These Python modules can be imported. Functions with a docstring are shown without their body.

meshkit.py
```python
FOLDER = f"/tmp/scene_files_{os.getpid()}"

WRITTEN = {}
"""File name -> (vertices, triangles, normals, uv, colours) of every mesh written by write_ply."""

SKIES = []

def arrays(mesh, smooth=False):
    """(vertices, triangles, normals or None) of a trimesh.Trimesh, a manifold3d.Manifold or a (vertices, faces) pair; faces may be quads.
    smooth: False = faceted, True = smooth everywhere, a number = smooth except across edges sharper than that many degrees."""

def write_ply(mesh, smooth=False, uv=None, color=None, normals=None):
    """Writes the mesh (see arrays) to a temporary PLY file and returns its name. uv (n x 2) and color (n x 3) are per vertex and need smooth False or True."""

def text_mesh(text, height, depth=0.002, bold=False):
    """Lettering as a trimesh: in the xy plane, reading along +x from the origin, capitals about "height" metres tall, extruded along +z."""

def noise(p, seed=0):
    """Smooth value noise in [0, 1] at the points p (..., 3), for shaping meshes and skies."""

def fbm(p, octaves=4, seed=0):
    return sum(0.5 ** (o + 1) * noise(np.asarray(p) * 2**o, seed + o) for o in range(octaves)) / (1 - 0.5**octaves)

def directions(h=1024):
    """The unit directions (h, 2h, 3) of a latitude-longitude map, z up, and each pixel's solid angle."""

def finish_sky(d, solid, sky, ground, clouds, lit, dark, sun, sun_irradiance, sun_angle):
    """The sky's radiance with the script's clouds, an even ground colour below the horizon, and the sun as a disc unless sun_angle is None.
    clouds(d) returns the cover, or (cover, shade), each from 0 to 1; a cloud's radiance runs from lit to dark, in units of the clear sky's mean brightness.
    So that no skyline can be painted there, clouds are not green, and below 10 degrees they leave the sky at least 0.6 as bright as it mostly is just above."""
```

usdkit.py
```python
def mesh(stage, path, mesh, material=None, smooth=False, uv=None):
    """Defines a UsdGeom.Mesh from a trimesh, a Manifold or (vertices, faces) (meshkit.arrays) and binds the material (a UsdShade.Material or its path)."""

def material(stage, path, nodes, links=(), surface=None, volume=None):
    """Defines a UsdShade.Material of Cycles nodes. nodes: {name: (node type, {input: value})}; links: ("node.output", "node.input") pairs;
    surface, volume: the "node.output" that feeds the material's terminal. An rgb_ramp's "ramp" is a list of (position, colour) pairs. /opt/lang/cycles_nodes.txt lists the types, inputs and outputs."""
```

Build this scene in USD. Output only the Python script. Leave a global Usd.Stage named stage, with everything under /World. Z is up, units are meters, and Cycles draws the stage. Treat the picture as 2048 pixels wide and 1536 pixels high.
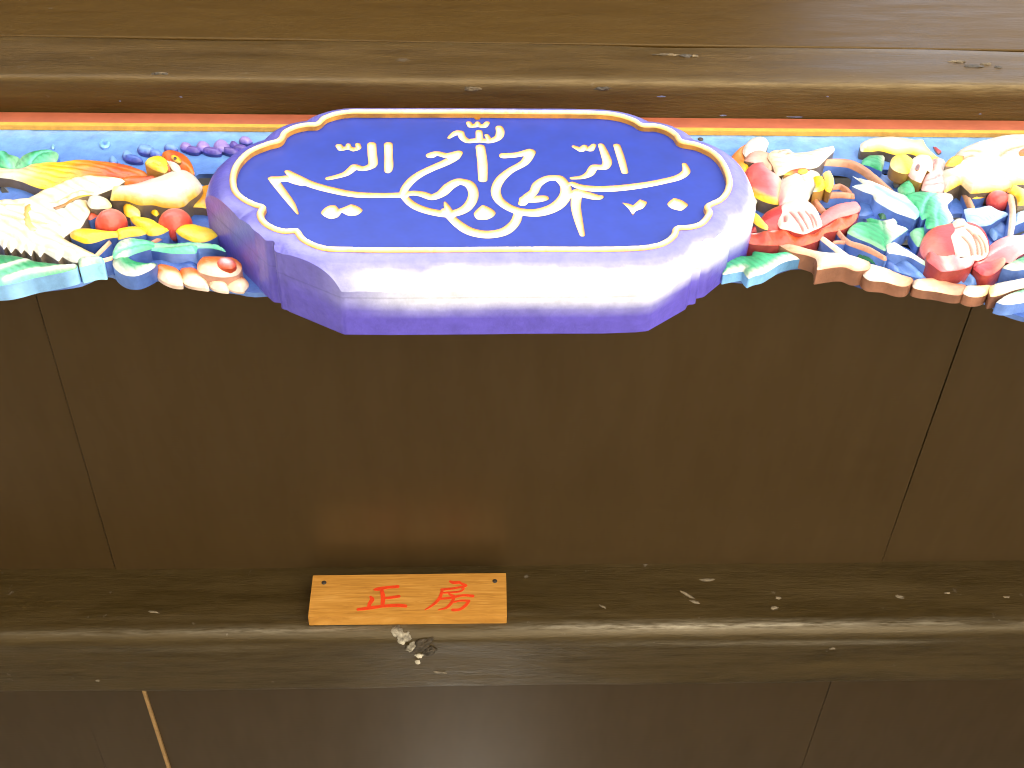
import math, random
import numpy as np, trimesh, shapely, usdkit, meshkit
from shapely.geometry import Polygon, LineString, Point
from shapely.ops import unary_union
from scipy.spatial import Delaunay
from pxr import Usd, UsdGeom, UsdLux, UsdShade, Gf, Sdf, Vt

stage = Usd.Stage.CreateInMemory()
UsdGeom.SetStageUpAxis(stage, UsdGeom.Tokens.z)
UsdGeom.SetStageMetersPerUnit(stage, 1.0)
UsdGeom.Xform.Define(stage, '/World'); UsdGeom.Scope.Define(stage, '/World/Looks')

# ------------------------------------------------------------------ camera, sky, sun
EYE = np.array([0.0, 0.0, 1.6]); FPX = 2400.0; PITCH = math.radians(48.67); YAW = math.radians(3.92); ROLL = math.radians(-3.03)
FW = np.array([math.sin(YAW)*math.cos(PITCH), math.cos(YAW)*math.cos(PITCH), math.sin(PITCH)])
R0 = np.array([math.cos(YAW), -math.sin(YAW), 0.0]); U0 = np.cross(R0, FW)
RT = R0*math.cos(ROLL)+U0*math.sin(ROLL); UP = U0*math.cos(ROLL)-R0*math.sin(ROLL)
EXPOSURE = 2.65
SUN_EL, SUN_AZ = math.radians(54), math.radians(222)          # azimuth from +Y towards +X
cam = UsdGeom.Camera.Define(stage, '/World/Camera')
cam.CreateHorizontalApertureAttr(36.0); cam.CreateVerticalApertureAttr(27.0)
cam.CreateFocalLengthAttr(36.0*FPX/2048); cam.CreateClippingRangeAttr(Gf.Vec2f(0.05, 500))
cam.CreateExposureAttr(EXPOSURE)
cam.AddTransformOp().Set(Gf.Matrix4d(*RT, 0, *UP, 0, *(-FW), 0, *EYE, 1))
dome = UsdLux.DomeLight.Define(stage, '/World/sky')
sky_m = usdkit.material(stage, '/World/Looks/sky', {
    'sky': ('sky_texture', {'sky_type': 'single_scattering', 'sun_disc': False, 'sun_elevation': SUN_EL, 'sun_rotation': SUN_AZ, 'aerosol_density': 3.0}), 'thin_cloud': ('hsv', {'saturation': .42, 'value': 1.0}),
    'bg': ('background_shader', {'strength': 0.12})}, [('sky.color', 'thin_cloud.color'), ('thin_cloud.color', 'bg.color')], surface='bg.background')
UsdShade.MaterialBindingAPI.Apply(dome.GetPrim()).Bind(sky_m)
dome.GetPrim().SetCustomDataByKey('kind', 'structure')
sun = UsdLux.DistantLight.Define(stage, '/World/sun')
sun.CreateNormalizeAttr(True); sun.CreateIntensityAttr(1.15); sun.CreateAngleAttr(0.5); sun.CreateColorAttr(Gf.Vec3f(1, .95, .87))
sd = np.array([math.sin(SUN_AZ)*math.cos(SUN_EL), math.cos(SUN_AZ)*math.cos(SUN_EL), math.sin(SUN_EL)])
sx = np.cross([0, 0, 1.0], sd); sx /= np.linalg.norm(sx); sy = np.cross(sd, sx)
sun.AddTransformOp().Set(Gf.Matrix4d(*sx, 0, *sy, 0, *sd, 0, 0, 0, 8, 1))

# ------------------------------------------------------------------ helpers
def at(px, py, Y):
    """the point of the plane y = Y (metres in front of the photographer) seen at a pixel of the 2048 wide photograph"""
    d = FW + RT*((px-1024)/FPX) + UP*((768-py)/FPX)
    return EYE + d*(Y/d[1])
ids = {}
def numbered(parent, name):
    k = ids.get((parent, name), 0); ids[(parent, name)] = k+1
    return f'{parent}/{name}' if k == 0 else f'{parent}/{name}_{k:03d}'
def P(parent): return '/World' if parent is None else str(parent.GetPath())
def tag(o, label=None, cat=None, group=None, kind=None):
    o = o.GetPrim() if hasattr(o, 'GetPrim') else o
    for k, v in (('label', label), ('category', cat), ('group', group), ('kind', kind)):
        if v: o.SetCustomDataByKey(k, v)
    return o
def thing(name, parent=None, **kw):
    x = UsdGeom.Xform.Define(stage, numbered(P(parent), name))
    return tag(x, **kw)
def put(name, v, f, mat, parent=None, normals=None, paint=None, smooth=None, **kw):
    path = numbered(P(parent), name)
    if smooth is not None:
        v, f, normals = meshkit.arrays((v, f), smooth)
    m = usdkit.mesh(stage, path, (np.asarray(v), np.asarray(f)), mat)
    if normals is not None:
        m.CreateNormalsAttr(Vt.Vec3fArray.FromNumpy(np.asarray(normals, np.float32))); m.SetNormalsInterpolation('vertex')
    if paint is not None:
        UsdGeom.PrimvarsAPI(m).CreatePrimvar('paint', Sdf.ValueTypeNames.Color3fArray, 'vertex').Set(Vt.Vec3fArray.FromNumpy(np.asarray(paint, np.float32)))
    return tag(m, **kw)
def tm(name, mesh, mat, parent=None, smooth=30, **kw):
    v, f, n = meshkit.arrays(mesh, smooth)
    return put(name, v, f, mat, parent, normals=n, **kw)
def box(x0, x1, y0, y1, z0, z1):
    b = trimesh.creation.box((x1-x0, y1-y0, z1-z0)); b.apply_translation(((x0+x1)/2, (y0+y1)/2, (z0+z1)/2)); return b

# ------------------------------------------------------------------ materials
def mat(name, nodes, links, surface='p.BSDF'):
    return usdkit.material(stage, '/World/Looks/'+name, nodes, links, surface=surface)
def brown(name, c1, c2, rough=.42, stretch=(1.2, 9, 9), wear_sheen=0.0, wearcol=(.30, .25, .17), bump=.25, spots=.0, spec=.5, edgecol=(.2, .15, .08), rv=.11):
    n = {'g': ('geometry', {}), 'mp': ('mapping', {'scale': stretch}),
         'n1': ('noise_texture', {'scale': 5.0, 'detail': 6, 'roughness': .62}),
         'r1': ('rgb_ramp', {'ramp': [(.3, c1), (.7, c2)]}),
         'mp2': ('mapping', {'scale': (3, 30, 30)}), 'n2': ('noise_texture', {'scale': 9.0, 'detail': 5, 'roughness': .7}),
         'n3': ('noise_texture', {'scale': 3.2, 'detail': 3}),
         'mul': ('math', {'math_type': 'multiply'}),
         'r2': ('rgb_ramp', {'ramp': [(.36 - .06*wear_sheen, (0, 0, 0)), (.50 - .08*wear_sheen, (1, 1, 1))]}),
         'wm': ('math', {'math_type': 'multiply', 'value2': wear_sheen}),
         'mx': ('mix', {'color2': wearcol}),
         'n4': ('noise_texture', {'scale': 38.0, 'detail': 4, 'roughness': .6}),
         'r4': ('rgb_ramp', {'ramp': [(.69, (0, 0, 0)), (.74, (1, 1, 1))]}),
         'sm': ('math', {'math_type': 'multiply', 'value2': spots}),
         'mx2': ('mix', {'color2': (.34, .31, .27)}),
         'rr': ('map_range', {'from_min': .3, 'from_max': .7, 'to_min': rough-rv, 'to_max': rough+rv}),
         'a': ('attribute', {'attribute': 'paint'}), 'sc': ('separate_color', {}), 'r5': ('rgb_ramp', {'ramp': [(.33, (0, 0, 0)), (.62, (1, 1, 1))]}), 'em': ('math', {'math_type': 'multiply', 'use_clamp': True}), 'mx3': ('mix', {'color2': edgecol}),
         'b': ('bump', {'strength': bump, 'distance': .004}),
         'p': ('principled_bsdf', {'specular_ior_level': spec, 'specular_tint': (1, .86, .62)})}
    l = [('g.position', 'mp.vector'), ('mp.vector', 'n1.vector'), ('n1.fac', 'r1.fac'), ('g.position', 'mp2.vector'), ('mp2.vector', 'n2.vector'),
         ('g.position', 'n3.vector'), ('n2.fac', 'mul.value1'), ('n3.fac', 'mul.value2'), ('mul.value', 'r2.fac'), ('r2.color', 'wm.value1'),
         ('wm.value', 'mx.fac'), ('r1.color', 'mx.color1'), ('g.position', 'n4.vector'), ('n4.fac', 'r4.fac'), ('r4.color', 'sm.value1'), ('sm.value', 'mx2.fac'),
         ('mx.color', 'mx2.color1'), ('a.color', 'sc.color'), ('n2.fac', 'r5.fac'), ('sc.r', 'em.value1'), ('r5.color', 'em.value2'), ('em.value', 'mx3.fac'), ('mx2.color', 'mx3.color1'), ('mx3.color', 'p.base_color'), ('n1.fac', 'rr.value'), ('rr.result', 'p.roughness'),
         ('n2.fac', 'b.height'), ('b.normal', 'p.normal')]
    return mat(name, n, l)
M_CEIL = brown('ceiling_paint', (.0425, .0246, .0080), (.0440, .0255, .0083), rough=.33, stretch=(3, .7, 3), bump=.05, rv=.025)
M_BEAM = brown('beam_paint', (.044, .0225, .0034), (.070, .0375, .0062), rough=.44, wear_sheen=.40, wearcol=(.14, .088, .028), bump=.35, spots=.12, spec=.4, edgecol=(.17, .118, .05))
M_CROSS = brown('crossbeam_paint', (.031, .0195, .0048), (.046, .029, .0078), rough=.33, wear_sheen=.28, wearcol=(.10, .072, .036), bump=.35, spots=.22, spec=.5, edgecol=(.34, .30, .22))
M_BOARD = brown('upper_board_paint', (.058, .0295, .0042), (.070, .037, .006), rough=.5, bump=.2, spots=.15, spec=.28)
M_RAW = mat('raw_wood', {'g': ('geometry', {}), 'n': ('noise_texture', {'scale': 60, 'detail': 4}), 'r': ('rgb_ramp', {'ramp': [(.35, (.05, .036, .018)), (.66, (.50, .45, .33))]}),
                         'p': ('principled_bsdf', {'roughness': .7})}, [('g.position', 'n.vector'), ('n.fac', 'r.fac'), ('r.color', 'p.base_color')])
def painted(name, rough=.42, coat=.25, mott=.18, bump=.18):
    return mat(name, {'a': ('attribute', {'attribute': 'paint'}), 'g': ('geometry', {}), 'n': ('noise_texture', {'scale': 55, 'detail': 5, 'roughness': .6}),
        'r': ('map_range', {'from_min': .25, 'from_max': .75, 'to_min': 1-mott, 'to_max': 1+mott*.5}),
        'vm': ('vector_math', {'math_type': 'scale'}), 'n2': ('noise_texture', {'scale': 190, 'detail': 4}),
        'b': ('bump', {'strength': bump, 'distance': .0018}), 'p': ('principled_bsdf', {'roughness': rough, 'coat_weight': coat, 'coat_roughness': .25})},
        [('g.position', 'n.vector'), ('n.fac', 'r.value'), ('a.color', 'vm.vector1'), ('r.result', 'vm.scale'), ('vm.vector', 'p.base_color'),
         ('g.position', 'n2.vector'), ('n2.fac', 'b.height'), ('b.normal', 'p.normal')])
M_PAINT = painted('carving_paint', mott=.26, bump=.42)
M_PLAQ = painted('plaque_paint', rough=.38, coat=.25, mott=.24, bump=.3)
def flat(name, col, rough=.45, scale=40, var=.15, bump=.15, coat=.0):
    lo = tuple(c*(1-var) for c in col); hi = tuple(c*(1+var) for c in col)
    return mat(name, {'g': ('geometry', {}), 'n': ('noise_texture', {'scale': scale, 'detail': 5, 'roughness': .65}), 'r': ('rgb_ramp', {'ramp': [(.3, lo), (.7, hi)]}),
        'b': ('bump', {'strength': bump, 'distance': .002}), 'p': ('principled_bsdf', {'roughness': rough, 'coat_weight': coat, 'coat_roughness': .2})},
        [('g.position', 'n.vector'), ('n.fac', 'r.fac'), ('r.color', 'p.base_color'), ('n.fac', 'b.height'), ('b.normal', 'p.normal')])
M_PANEL = flat('panel_blue', (.010, .030, .27), rough=.5, scale=30, var=.14, bump=.1)
M_GOLD = flat('gold_paint', (.80, .50, .13), rough=.42, scale=90, var=.12, coat=.2)
M_RED = flat('orange_red_paint', (.36, .095, .045), rough=.5, scale=30, var=.12)
M_YEL = flat('yellow_strip_paint', (.66, .34, .05), rough=.5, scale=60, var=.15)
M_INK = flat('red_ink', (.66, .045, .005), rough=.5, scale=120, var=.12)
M_NAIL = flat('nail_iron', (.035, .025, .018), rough=.5)
M_STONE = flat('pale_paving', (.46, .43, .38), rough=.85, scale=2.5, var=.12, bump=.3)
M_FLOOR = flat('hall_floor_stone', (.25, .23, .20), rough=.7, scale=3, var=.15, bump=.3)
M_WALL = flat('whitewash_wall', (.55, .53, .48), rough=.9, scale=4, var=.08, bump=.3)
M_LIME = flat('bounce_wall_lime', (.78, .75, .68), rough=.9, scale=4, var=.06, bump=.3)
M_TILE = flat('grey_roof_tile', (.10, .10, .10), rough=.8, scale=12, var=.2, bump=.4)
M_SIGN = mat('sign_pine', {'g': ('geometry', {}), 'mp': ('mapping', {'scale': (4, 10, 60)}), 'n': ('noise_texture', {'scale': 3.2, 'detail': 5, 'roughness': .6, 'distortion': 1.2}),
    'r': ('rgb_ramp', {'ramp': [(.28, (.33, .140, .018)), (.5, (.47, .215, .033)), (.72, (.57, .29, .062))]}), 'b': ('bump', {'strength': .15, 'distance': .002}),
    'p': ('principled_bsdf', {'roughness': .42, 'coat_weight': .2, 'coat_roughness': .3})},
    [('g.position', 'mp.vector'), ('mp.vector', 'n.vector'), ('n.fac', 'r.fac'), ('r.color', 'p.base_color'), ('n.fac', 'b.height'), ('b.normal', 'p.normal')])
M_STRIP = flat('bare_batten_wood', (.34, .20, .07), rough=.6, scale=60, var=.2)

# ------------------------------------------------------------------ design levels (metres; y from the photographer, z above the ground)
def level(px, py, Y): return at(px, py, Y)[2]
def depth(px, py, Z):
    d = FW + RT*((px-1024)/FPX) + UP*((768-py)/FPX); return d[1]*(Z-EYE[2])/d[2]
Y_BED = .915                                   # bed of the carved board
Z_BEAM = level(1024, 238, Y_BED)               # underside of the upper beam
Y_BEAM = depth(1024, 163, Z_BEAM)              # its face
Z_BEAMTOP = level(1024, 69, Y_BEAM)
Z_LOW = level(963, 665, Y_BED)                 # underside of the plaque
Y_EDGE = depth(963, 592, Z_LOW)                # front arris of its flank
BEV = .039
Y_FACE = Y_EDGE-BEV                            # face of the plaque
Y_CROSS = 1.61                                 # face of the crossbeam
Z_CEIL = level(1024, 1131, Y_CROSS)
Z_CROSS = level(1024, 1266, Y_CROSS)
print('levels', Z_BEAM, Y_BEAM, Z_BEAMTOP, Z_LOW, Y_EDGE, Y_FACE, level(963, 500, Y_FACE)-Z_LOW, Z_CEIL, Z_CROSS, depth(1024, 1362, Z_CROSS)-Y_CROSS)
X0, X1 = -2.2, 2.6

# ------------------------------------------------------------------ large structure
gx = np.linspace(-40, 40, 41)
def sheet(x0, x1, y0, y1, z):
    return np.array([[x0, y0, z], [x1, y0, z], [x1, y1, z], [x0, y1, z]]), np.array([[0, 1, 2], [0, 2, 3]])
v, f = sheet(-60, 60, -60, 60, 0.0); put('ground', v, f, M_STONE, kind='structure')
v, f = sheet(-2.3, 2.7, 0.75, 5.6, 0.004); put('hall_floor', v, f, M_FLOOR, kind='structure')

def ribbed(profile, x0, x1, n, amp, seed, closed=True, freq=(2.0, 14.0)):
    """a hand planed member: a (y, z) outline run along x, each ring pushed about a little"""
    prof = np.asarray(profile); m = len(prof); xs = np.linspace(x0, x1, n)
    nxt, prv = np.roll(prof, -1, 0), np.roll(prof, 1, 0)
    t = nxt-prv; nr = np.stack([t[:, 1], -t[:, 0]], 1); nr /= np.linalg.norm(nr, axis=1, keepdims=True)+1e-9
    V = []
    for x in xs:
        pts = np.c_[np.full(m, x*freq[0]), prof*freq[1]]
        d = (meshkit.fbm(pts+50, 3, seed)-.5)*2*amp
        q = prof + nr*d[:, None]
        V.append(np.c_[np.full(m, x), q])
    V = np.concatenate(V); F = []
    for i in range(n-1):
        for j in range(m):
            a, b = i*m+j, i*m+(j+1) % m
            F += [[a, b, b+m], [a, b+m, a+m]]
    c0 = len(V); V = np.vstack([V, [[x0, *prof.mean(0)], [x1, *prof.mean(0)]]])
    for j in range(m):
        F += [[c0, (j+1) % m, j], [c0+1, (n-1)*m+j, (n-1)*m+(j+1) % m]]
    F = np.array(F)
    t = trimesh.Trimesh(V, F, process=False)
    if t.volume < 0: F = F[:, ::-1]
    return V, F
def rounded_profile(corners, step=.006):
    """corners: (y, z, radius) around the section"""
    out = []; n = len(corners)
    for i in range(n):
        p = np.array(corners[i][:2]); a = np.array(corners[i-1][:2]); b = np.array(corners[(i+1) % n][:2]); r = corners[i][2]
        da, db = (a-p)/np.linalg.norm(a-p), (b-p)/np.linalg.norm(b-p)
        p0, p1 = p+da*r, p+db*r
        for k in np.linspace(0, 1, 7):
            out.append((1-k)**2*p0+2*k*(1-k)*p+k*k*p1)
    pts = [out[0]]
    for q in out[1:]+[out[0]]:
        L = np.linalg.norm(q-pts[-1]); m = max(1, int(L/.010))
        for k in range(1, m+1): pts.append(pts[-1]+(q-pts[-1])*(1/(m-k+1)))
    return np.array(pts[:-1])

# the ceiling of wide brown boards in two bays
def seam_x(px, py, zc):
    d = FW + RT*((px-1024)/FPX) + UP*((768-py)/FPX); s = (zc-EYE[2])/d[2]; return d[0]*s
sa, sb = seam_x(150, 860, Z_CEIL), seam_x(1850, 880, Z_CEIL)
front_seams = [X0, sa-1.18, sa, sb, X1] if sa-1.18 > X0+.05 else [X0, sa, sb, X1]
ceil = thing('ceiling', kind='structure')
tag(ceil, label='dark brown board ceiling of the porch behind the carved board and the crossbeam')
def panel(x0, x1, y0, y1, z, seed):
    nx, ny = 24, 14
    g = np.array([[x0+(x1-x0)*i/nx, y0+(y1-y0)*j/ny, z] for j in range(ny+1) for i in range(nx+1)])
    g[:, 2] += (meshkit.fbm(np.c_[g[:, 0]*1.6, g[:, 1]*1.6, np.full(len(g), seed)], 2, seed)-.5)*.006
    top = g.copy(); top[:, 2] = z+.014
    F = []; w = nx+1
    for j in range(ny):
        for i in range(nx):
            a = j*w+i; F += [[a, a+w, a+w+1], [a, a+w+1, a+1]]
    N = len(g); edge = [i for i in range(w)]+[j*w+nx for j in range(1, ny+1)]+[ny*w+i for i in range(nx-1, -1, -1)]+[j*w for j in range(ny-1, 0, -1)]
    V = np.vstack([g, top[edge]]); ne = len(edge)
    for k in range(ne):
        a, b = edge[k], edge[(k+1) % ne]; c, d = N+k, N+(k+1) % ne
        F += [[a, b, d], [a, d, c]]
    return V, np.array(F)
for k in range(len(front_seams)-1):
    V, F = panel(front_seams[k]+.0011, front_seams[k+1]-.0011, Y_BED+.03, Y_CROSS+.02, Z_CEIL+.001*(k % 2), k)
    put('ceiling_board', V, F, M_CEIL, ceil, smooth=40)
ra = seam_x(180, 1450, Z_CEIL); rb = seam_x(308, 1452, Z_CEIL)
rear_seams = [X0, ra, seam_x(1645, 1415, Z_CEIL), X1]
for k in range(3):
    V, F = panel(rear_seams[k]+.0010, rear_seams[k+1]-.0010, Y_CROSS+.13, 5.5, Z_CEIL+.001*((k+1) % 2), k+7)
    put('ceiling_board', V, F, M_CEIL, ceil, smooth=40)
def bar(p, q, w, h):
    p, q = np.array(p), np.array(q); L = np.linalg.norm(q-p); b = trimesh.creation.box((w, L, h)); a = math.atan2(-(q-p)[0], (q-p)[1])
    b.apply_transform(trimesh.transformations.rotation_matrix(a, (0, 0, 1))); b.apply_translation((p+q)/2); return b
tm('bare_batten', bar((rb, Y_CROSS+.165, Z_CEIL-.003), (rb+.02, 3.2, Z_CEIL-.003), .0062, .006), M_STRIP, ceil, label='thin pale bare wood batten on the ceiling')

# upper beam and the board above it
prof = rounded_profile([(Y_BEAM, Z_BEAM, .011), (Y_BEAM-.002, Z_BEAMTOP, .055), (1.02, Z_BEAMTOP, .01), (1.02, Z_BEAM, .01)])
V, F = ribbed(prof, X0, X1, 420, .0055, 3, freq=(3.0, 16.0))
pL, pR = at(0, 54, Y_BEAM), at(2048, 84, Y_BEAM)
def top_shift(v):
    zt_ = pL[2]+(v[:, 0]-pL[0])*(pR[2]-pL[2])/(pR[0]-pL[0])
    return (zt_-Z_BEAMTOP)*np.clip((v[:, 2]-Z_BEAM-.03)/.06, 0, 1)
V[:, 2] += top_shift(V)
beam = thing('upper_beam', label='thick worn brown timber beam running above the carved board, with pale rubbed edges and knots', cat='beam')
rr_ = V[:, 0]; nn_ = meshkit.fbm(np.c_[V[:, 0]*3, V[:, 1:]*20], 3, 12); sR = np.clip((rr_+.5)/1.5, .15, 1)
wear_sheen = np.exp(-((V[:, 2]-Z_BEAM-.006)/.011)**2)*(V[:, 1] < Y_BEAM+.02)*sR*np.clip((nn_-.25)*3, 0, 1) + .55*sR*np.clip((V[:, 2]-Z_BEAMTOP+.075)/.03, 0, 1)*np.clip((nn_-.2)*2, 0, 1)  # rubbed lower edge plus sky light painted on the top band, stronger rightward
BEAM_T = trimesh.Trimesh(V, F, process=False)
put('beam_timber', V, F, M_BEAM, beam, smooth=True, paint=np.c_[np.clip(wear_sheen, 0, 1), wear_sheen*0, wear_sheen*0])
el_s = max(math.atan2(z-EYE[2], y) for y, z in prof); Z_FAS = EYE[2]+(Y_BEAM+.016)*math.tan(el_s)+.0045
prof = rounded_profile([(Y_BEAM+.016, Z_FAS, .003), (Y_BEAM+.016, Z_BEAMTOP+.42, .006), (1.0, Z_BEAMTOP+.42, .006), (1.0, Z_FAS, .003)])
V, F = ribbed(prof, X0, X1, 160, .0022, 9)
V[:, 2] += (pL[2]+(V[:, 0]-pL[0])*(pR[2]-pL[2])/(pR[0]-pL[0])-Z_BEAMTOP)*np.clip(1-(V[:, 2]-Z_FAS)/.3, 0, 1)
put('fascia_board', V, F, M_BOARD, smooth=50, label='smooth brown board at the top edge, directly above the thick worn beam', cat='board')

# the crossbeam
prof = rounded_profile([(Y_CROSS, Z_CROSS-.003, .020), (Y_CROSS, Z_CEIL+.01, .004), (Y_CROSS+.15, Z_CEIL+.01, .004), (Y_CROSS+.15, Z_CROSS-.004, .012)])
V, F = ribbed(prof, X0, X1, 420, .0045, 21, freq=(3.0, 16.0))
cross = thing('crossbeam', label='dark brown crossbeam under the ceiling that carries the small wooden sign', cat='beam')
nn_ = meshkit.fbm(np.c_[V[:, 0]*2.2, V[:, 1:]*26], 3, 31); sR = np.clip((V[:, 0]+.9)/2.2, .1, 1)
wear_sheen = sR*(1.7*np.exp(-((V[:, 2]-Z_CROSS-.012)/.0052)**2)*(V[:, 1] < Y_CROSS+.02)*np.clip((nn_-.3)*4, 0, 1) + .8*np.exp(-((V[:, 2]-Z_CROSS-.034)/.003)**2)*(V[:, 1] < Y_CROSS+.01)*np.clip((nn_-.4)*5, 0, 1) + .5*np.exp(-((V[:, 1]-Y_CROSS-.03)/.006)**2)*(V[:, 2] < Z_CROSS+.01)*np.clip((nn_-.42)*5, 0, 1))  # highlight streaks painted along the lower arris, brighter to the right
CROSS_T = trimesh.Trimesh(V, F, process=False)
put('beam_timber', V, F, M_CROSS, cross, smooth=True, paint=np.c_[np.clip(wear_sheen, 0, 1), wear_sheen*0, wear_sheen*0])

# the frame of the hall, out of the picture: posts, walls, roof (they shape the light)
for x in (X0-.08, X1+.08):
    for y in (.93, 1.7):
        c = trimesh.creation.cylinder(radius=.10, height=3.25 if y < 1 else 2.95, sections=32); c.apply_translation((x, y, (3.25 if y < 1 else 2.95)/2))
        tm('porch_column', c, M_BEAM, label='round brown porch column standing outside the photograph', cat='column', group='columns of the porch')
hall = thing('hall_walls', label='whitewashed hall walls with a doorway behind the porch', cat='wall')
tm('side_wall', box(-2.5, -2.4, 1.75, 5.6, 0, 3.4), M_WALL, hall); tm('side_wall', box(2.8, 2.9, 1.75, 5.6, 0, 3.4), M_WALL, hall)
DX0, DX1 = -.22, .32
tm('back_wall', box(-2.4, DX0, 5.5, 5.6, 0, 3.4), M_WALL, hall); tm('back_wall', box(DX1, 2.8, 5.5, 5.6, 0, 3.4), M_WALL, hall); tm('back_wall', box(DX0, DX1, 5.5, 5.6, 2.3, 3.4), M_WALL, hall)
wing = thing('added_wing', label='added dark timber wing to the left, unseen, blocks sky light', cat='added_building')  # added unseen wing, keeps sky light off the left side
tm('sky_blocking_wall', box(-5.2, -2.75, -9, .3, 0, 3.6), M_BOARD, wing); tm('roof', trimesh.convex.convex_hull(np.array([[x, y, z] for y in (-9.2, .5) for x, z in ((-2.45, 3.62), (-5.5, 3.62), (-4, 4.8))])), M_TILE, wing)
wing = thing('added_wing', label='added whitewashed wing to the right, unseen, bounces sunlight', cat='added_building')  # added unseen wing, its pale wall reflects sun in from the right
tm('bounce_wall', box(1.95, 5.2, -9, .55, 0, 3.6), M_LIME, wing); tm('roof', trimesh.convex.convex_hull(np.array([[x, y, z] for y in (-9.2, .5) for x, z in ((1.80, 3.62), (5.4, 3.62), (3.6, 4.8))])), M_TILE, wing)
def slab(pts, x0, x1):
    v = np.array([[x0, *p] for p in pts]+[[x1, *p] for p in pts]); return trimesh.convex.convex_hull(v)
roof = thing('roof', label='grey tiled roof above the porch, unseen, its eave cut short to let light in', cat='roof')
tm('eave_slope', slab([(1.1, 4.412), (1.1, 4.492), (3.2, 5.5), (3.2, 5.42)], -3.2, 3.6), M_TILE, roof)
tm('light_cut_eave', slab([(-.05, 3.86), (-.05, 3.94), (1.098, 4.49), (1.098, 4.41)], -3.2, .80), M_TILE, roof)  # unseen eave shades the front, cut short at right to admit sky light
tm('rear_slope', slab([(3.202, 5.42), (3.202, 5.5), (6.4, 3.94), (6.4, 3.86)], -3.2, 3.6), M_TILE, roof)
tm('gable_board', box(-2.5, -2.44, 1.0, 5.6, 3.42, 3.85), M_BEAM, roof); tm('gable_board', box(2.84, 2.9, 1.0, 5.6, 3.42, 3.85), M_BEAM, roof)

# ------------------------------------------------------------------ carving tools
FR = {'S': (0, 0, 1), 'A1': (0, 250, 7.877), 'A2': (240, 250, 7.877), 'A3': (0, 410, 7.68), 'A4': (240, 410, 7.68),
      'R1': (1430, 250, 6.606), 'R2': (1738, 250, 6.606), 'R3': (1430, 430, 6.606), 'R4': (1738, 430, 6.606),
      'P1': (420, 200, 3.2), 'P2': (940, 200, 3.2), 'Q1': (520, 220, 4.6545), 'Q2': (900, 220, 3.657), 'N': (560, 1100, 4.096)}
def src(fr, pts):
    x, y, s = FR[fr]; return [(x+p[0]/s, y+p[1]/s) for p in pts]
def xz(pix, Y):
    return np.array([at(a, b, Y)[[0, 2]] for a, b in pix])
def spline(p, n=5, closed=True):
    p = np.asarray(p, float); m = len(p); out = []
    for i in range(m if closed else m-1):
        q = [p[(i+k) % m] if closed else p[min(max(i+k, 0), m-1)] for k in (-1, 0, 1, 2)]
        # centripetal weights would be kinder to sharp tips: soften the tangent where the outline turns hard
        def tang(a, b, c):
            u, w = b-a, c-b; lu, lw = np.linalg.norm(u)+1e-12, np.linalg.norm(w)+1e-12
            k = max(0.0, np.dot(u, w)/(lu*lw)); k = min(1, k*1.6)
            return (u/lu+w/lw)*.5*k
        L = np.linalg.norm(q[2]-q[1]); t0, t1 = tang(q[0], q[1], q[2])*L, tang(q[1], q[2], q[3])*L
        for t in np.arange(n)/n:
            out.append((2*t**3-3*t*t+1)*q[1]+(t**3-2*t*t+t)*t0+(-2*t**3+3*t*t)*q[2]+(t**3-t*t)*t1)
    if not closed: out.append(p[-1])
    return np.array(out)
def clean(poly):
    if not poly.is_valid: poly = poly.buffer(0)
    if poly.geom_type != 'Polygon': poly = max(poly.geoms, key=lambda g: g.area)
    return poly
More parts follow.
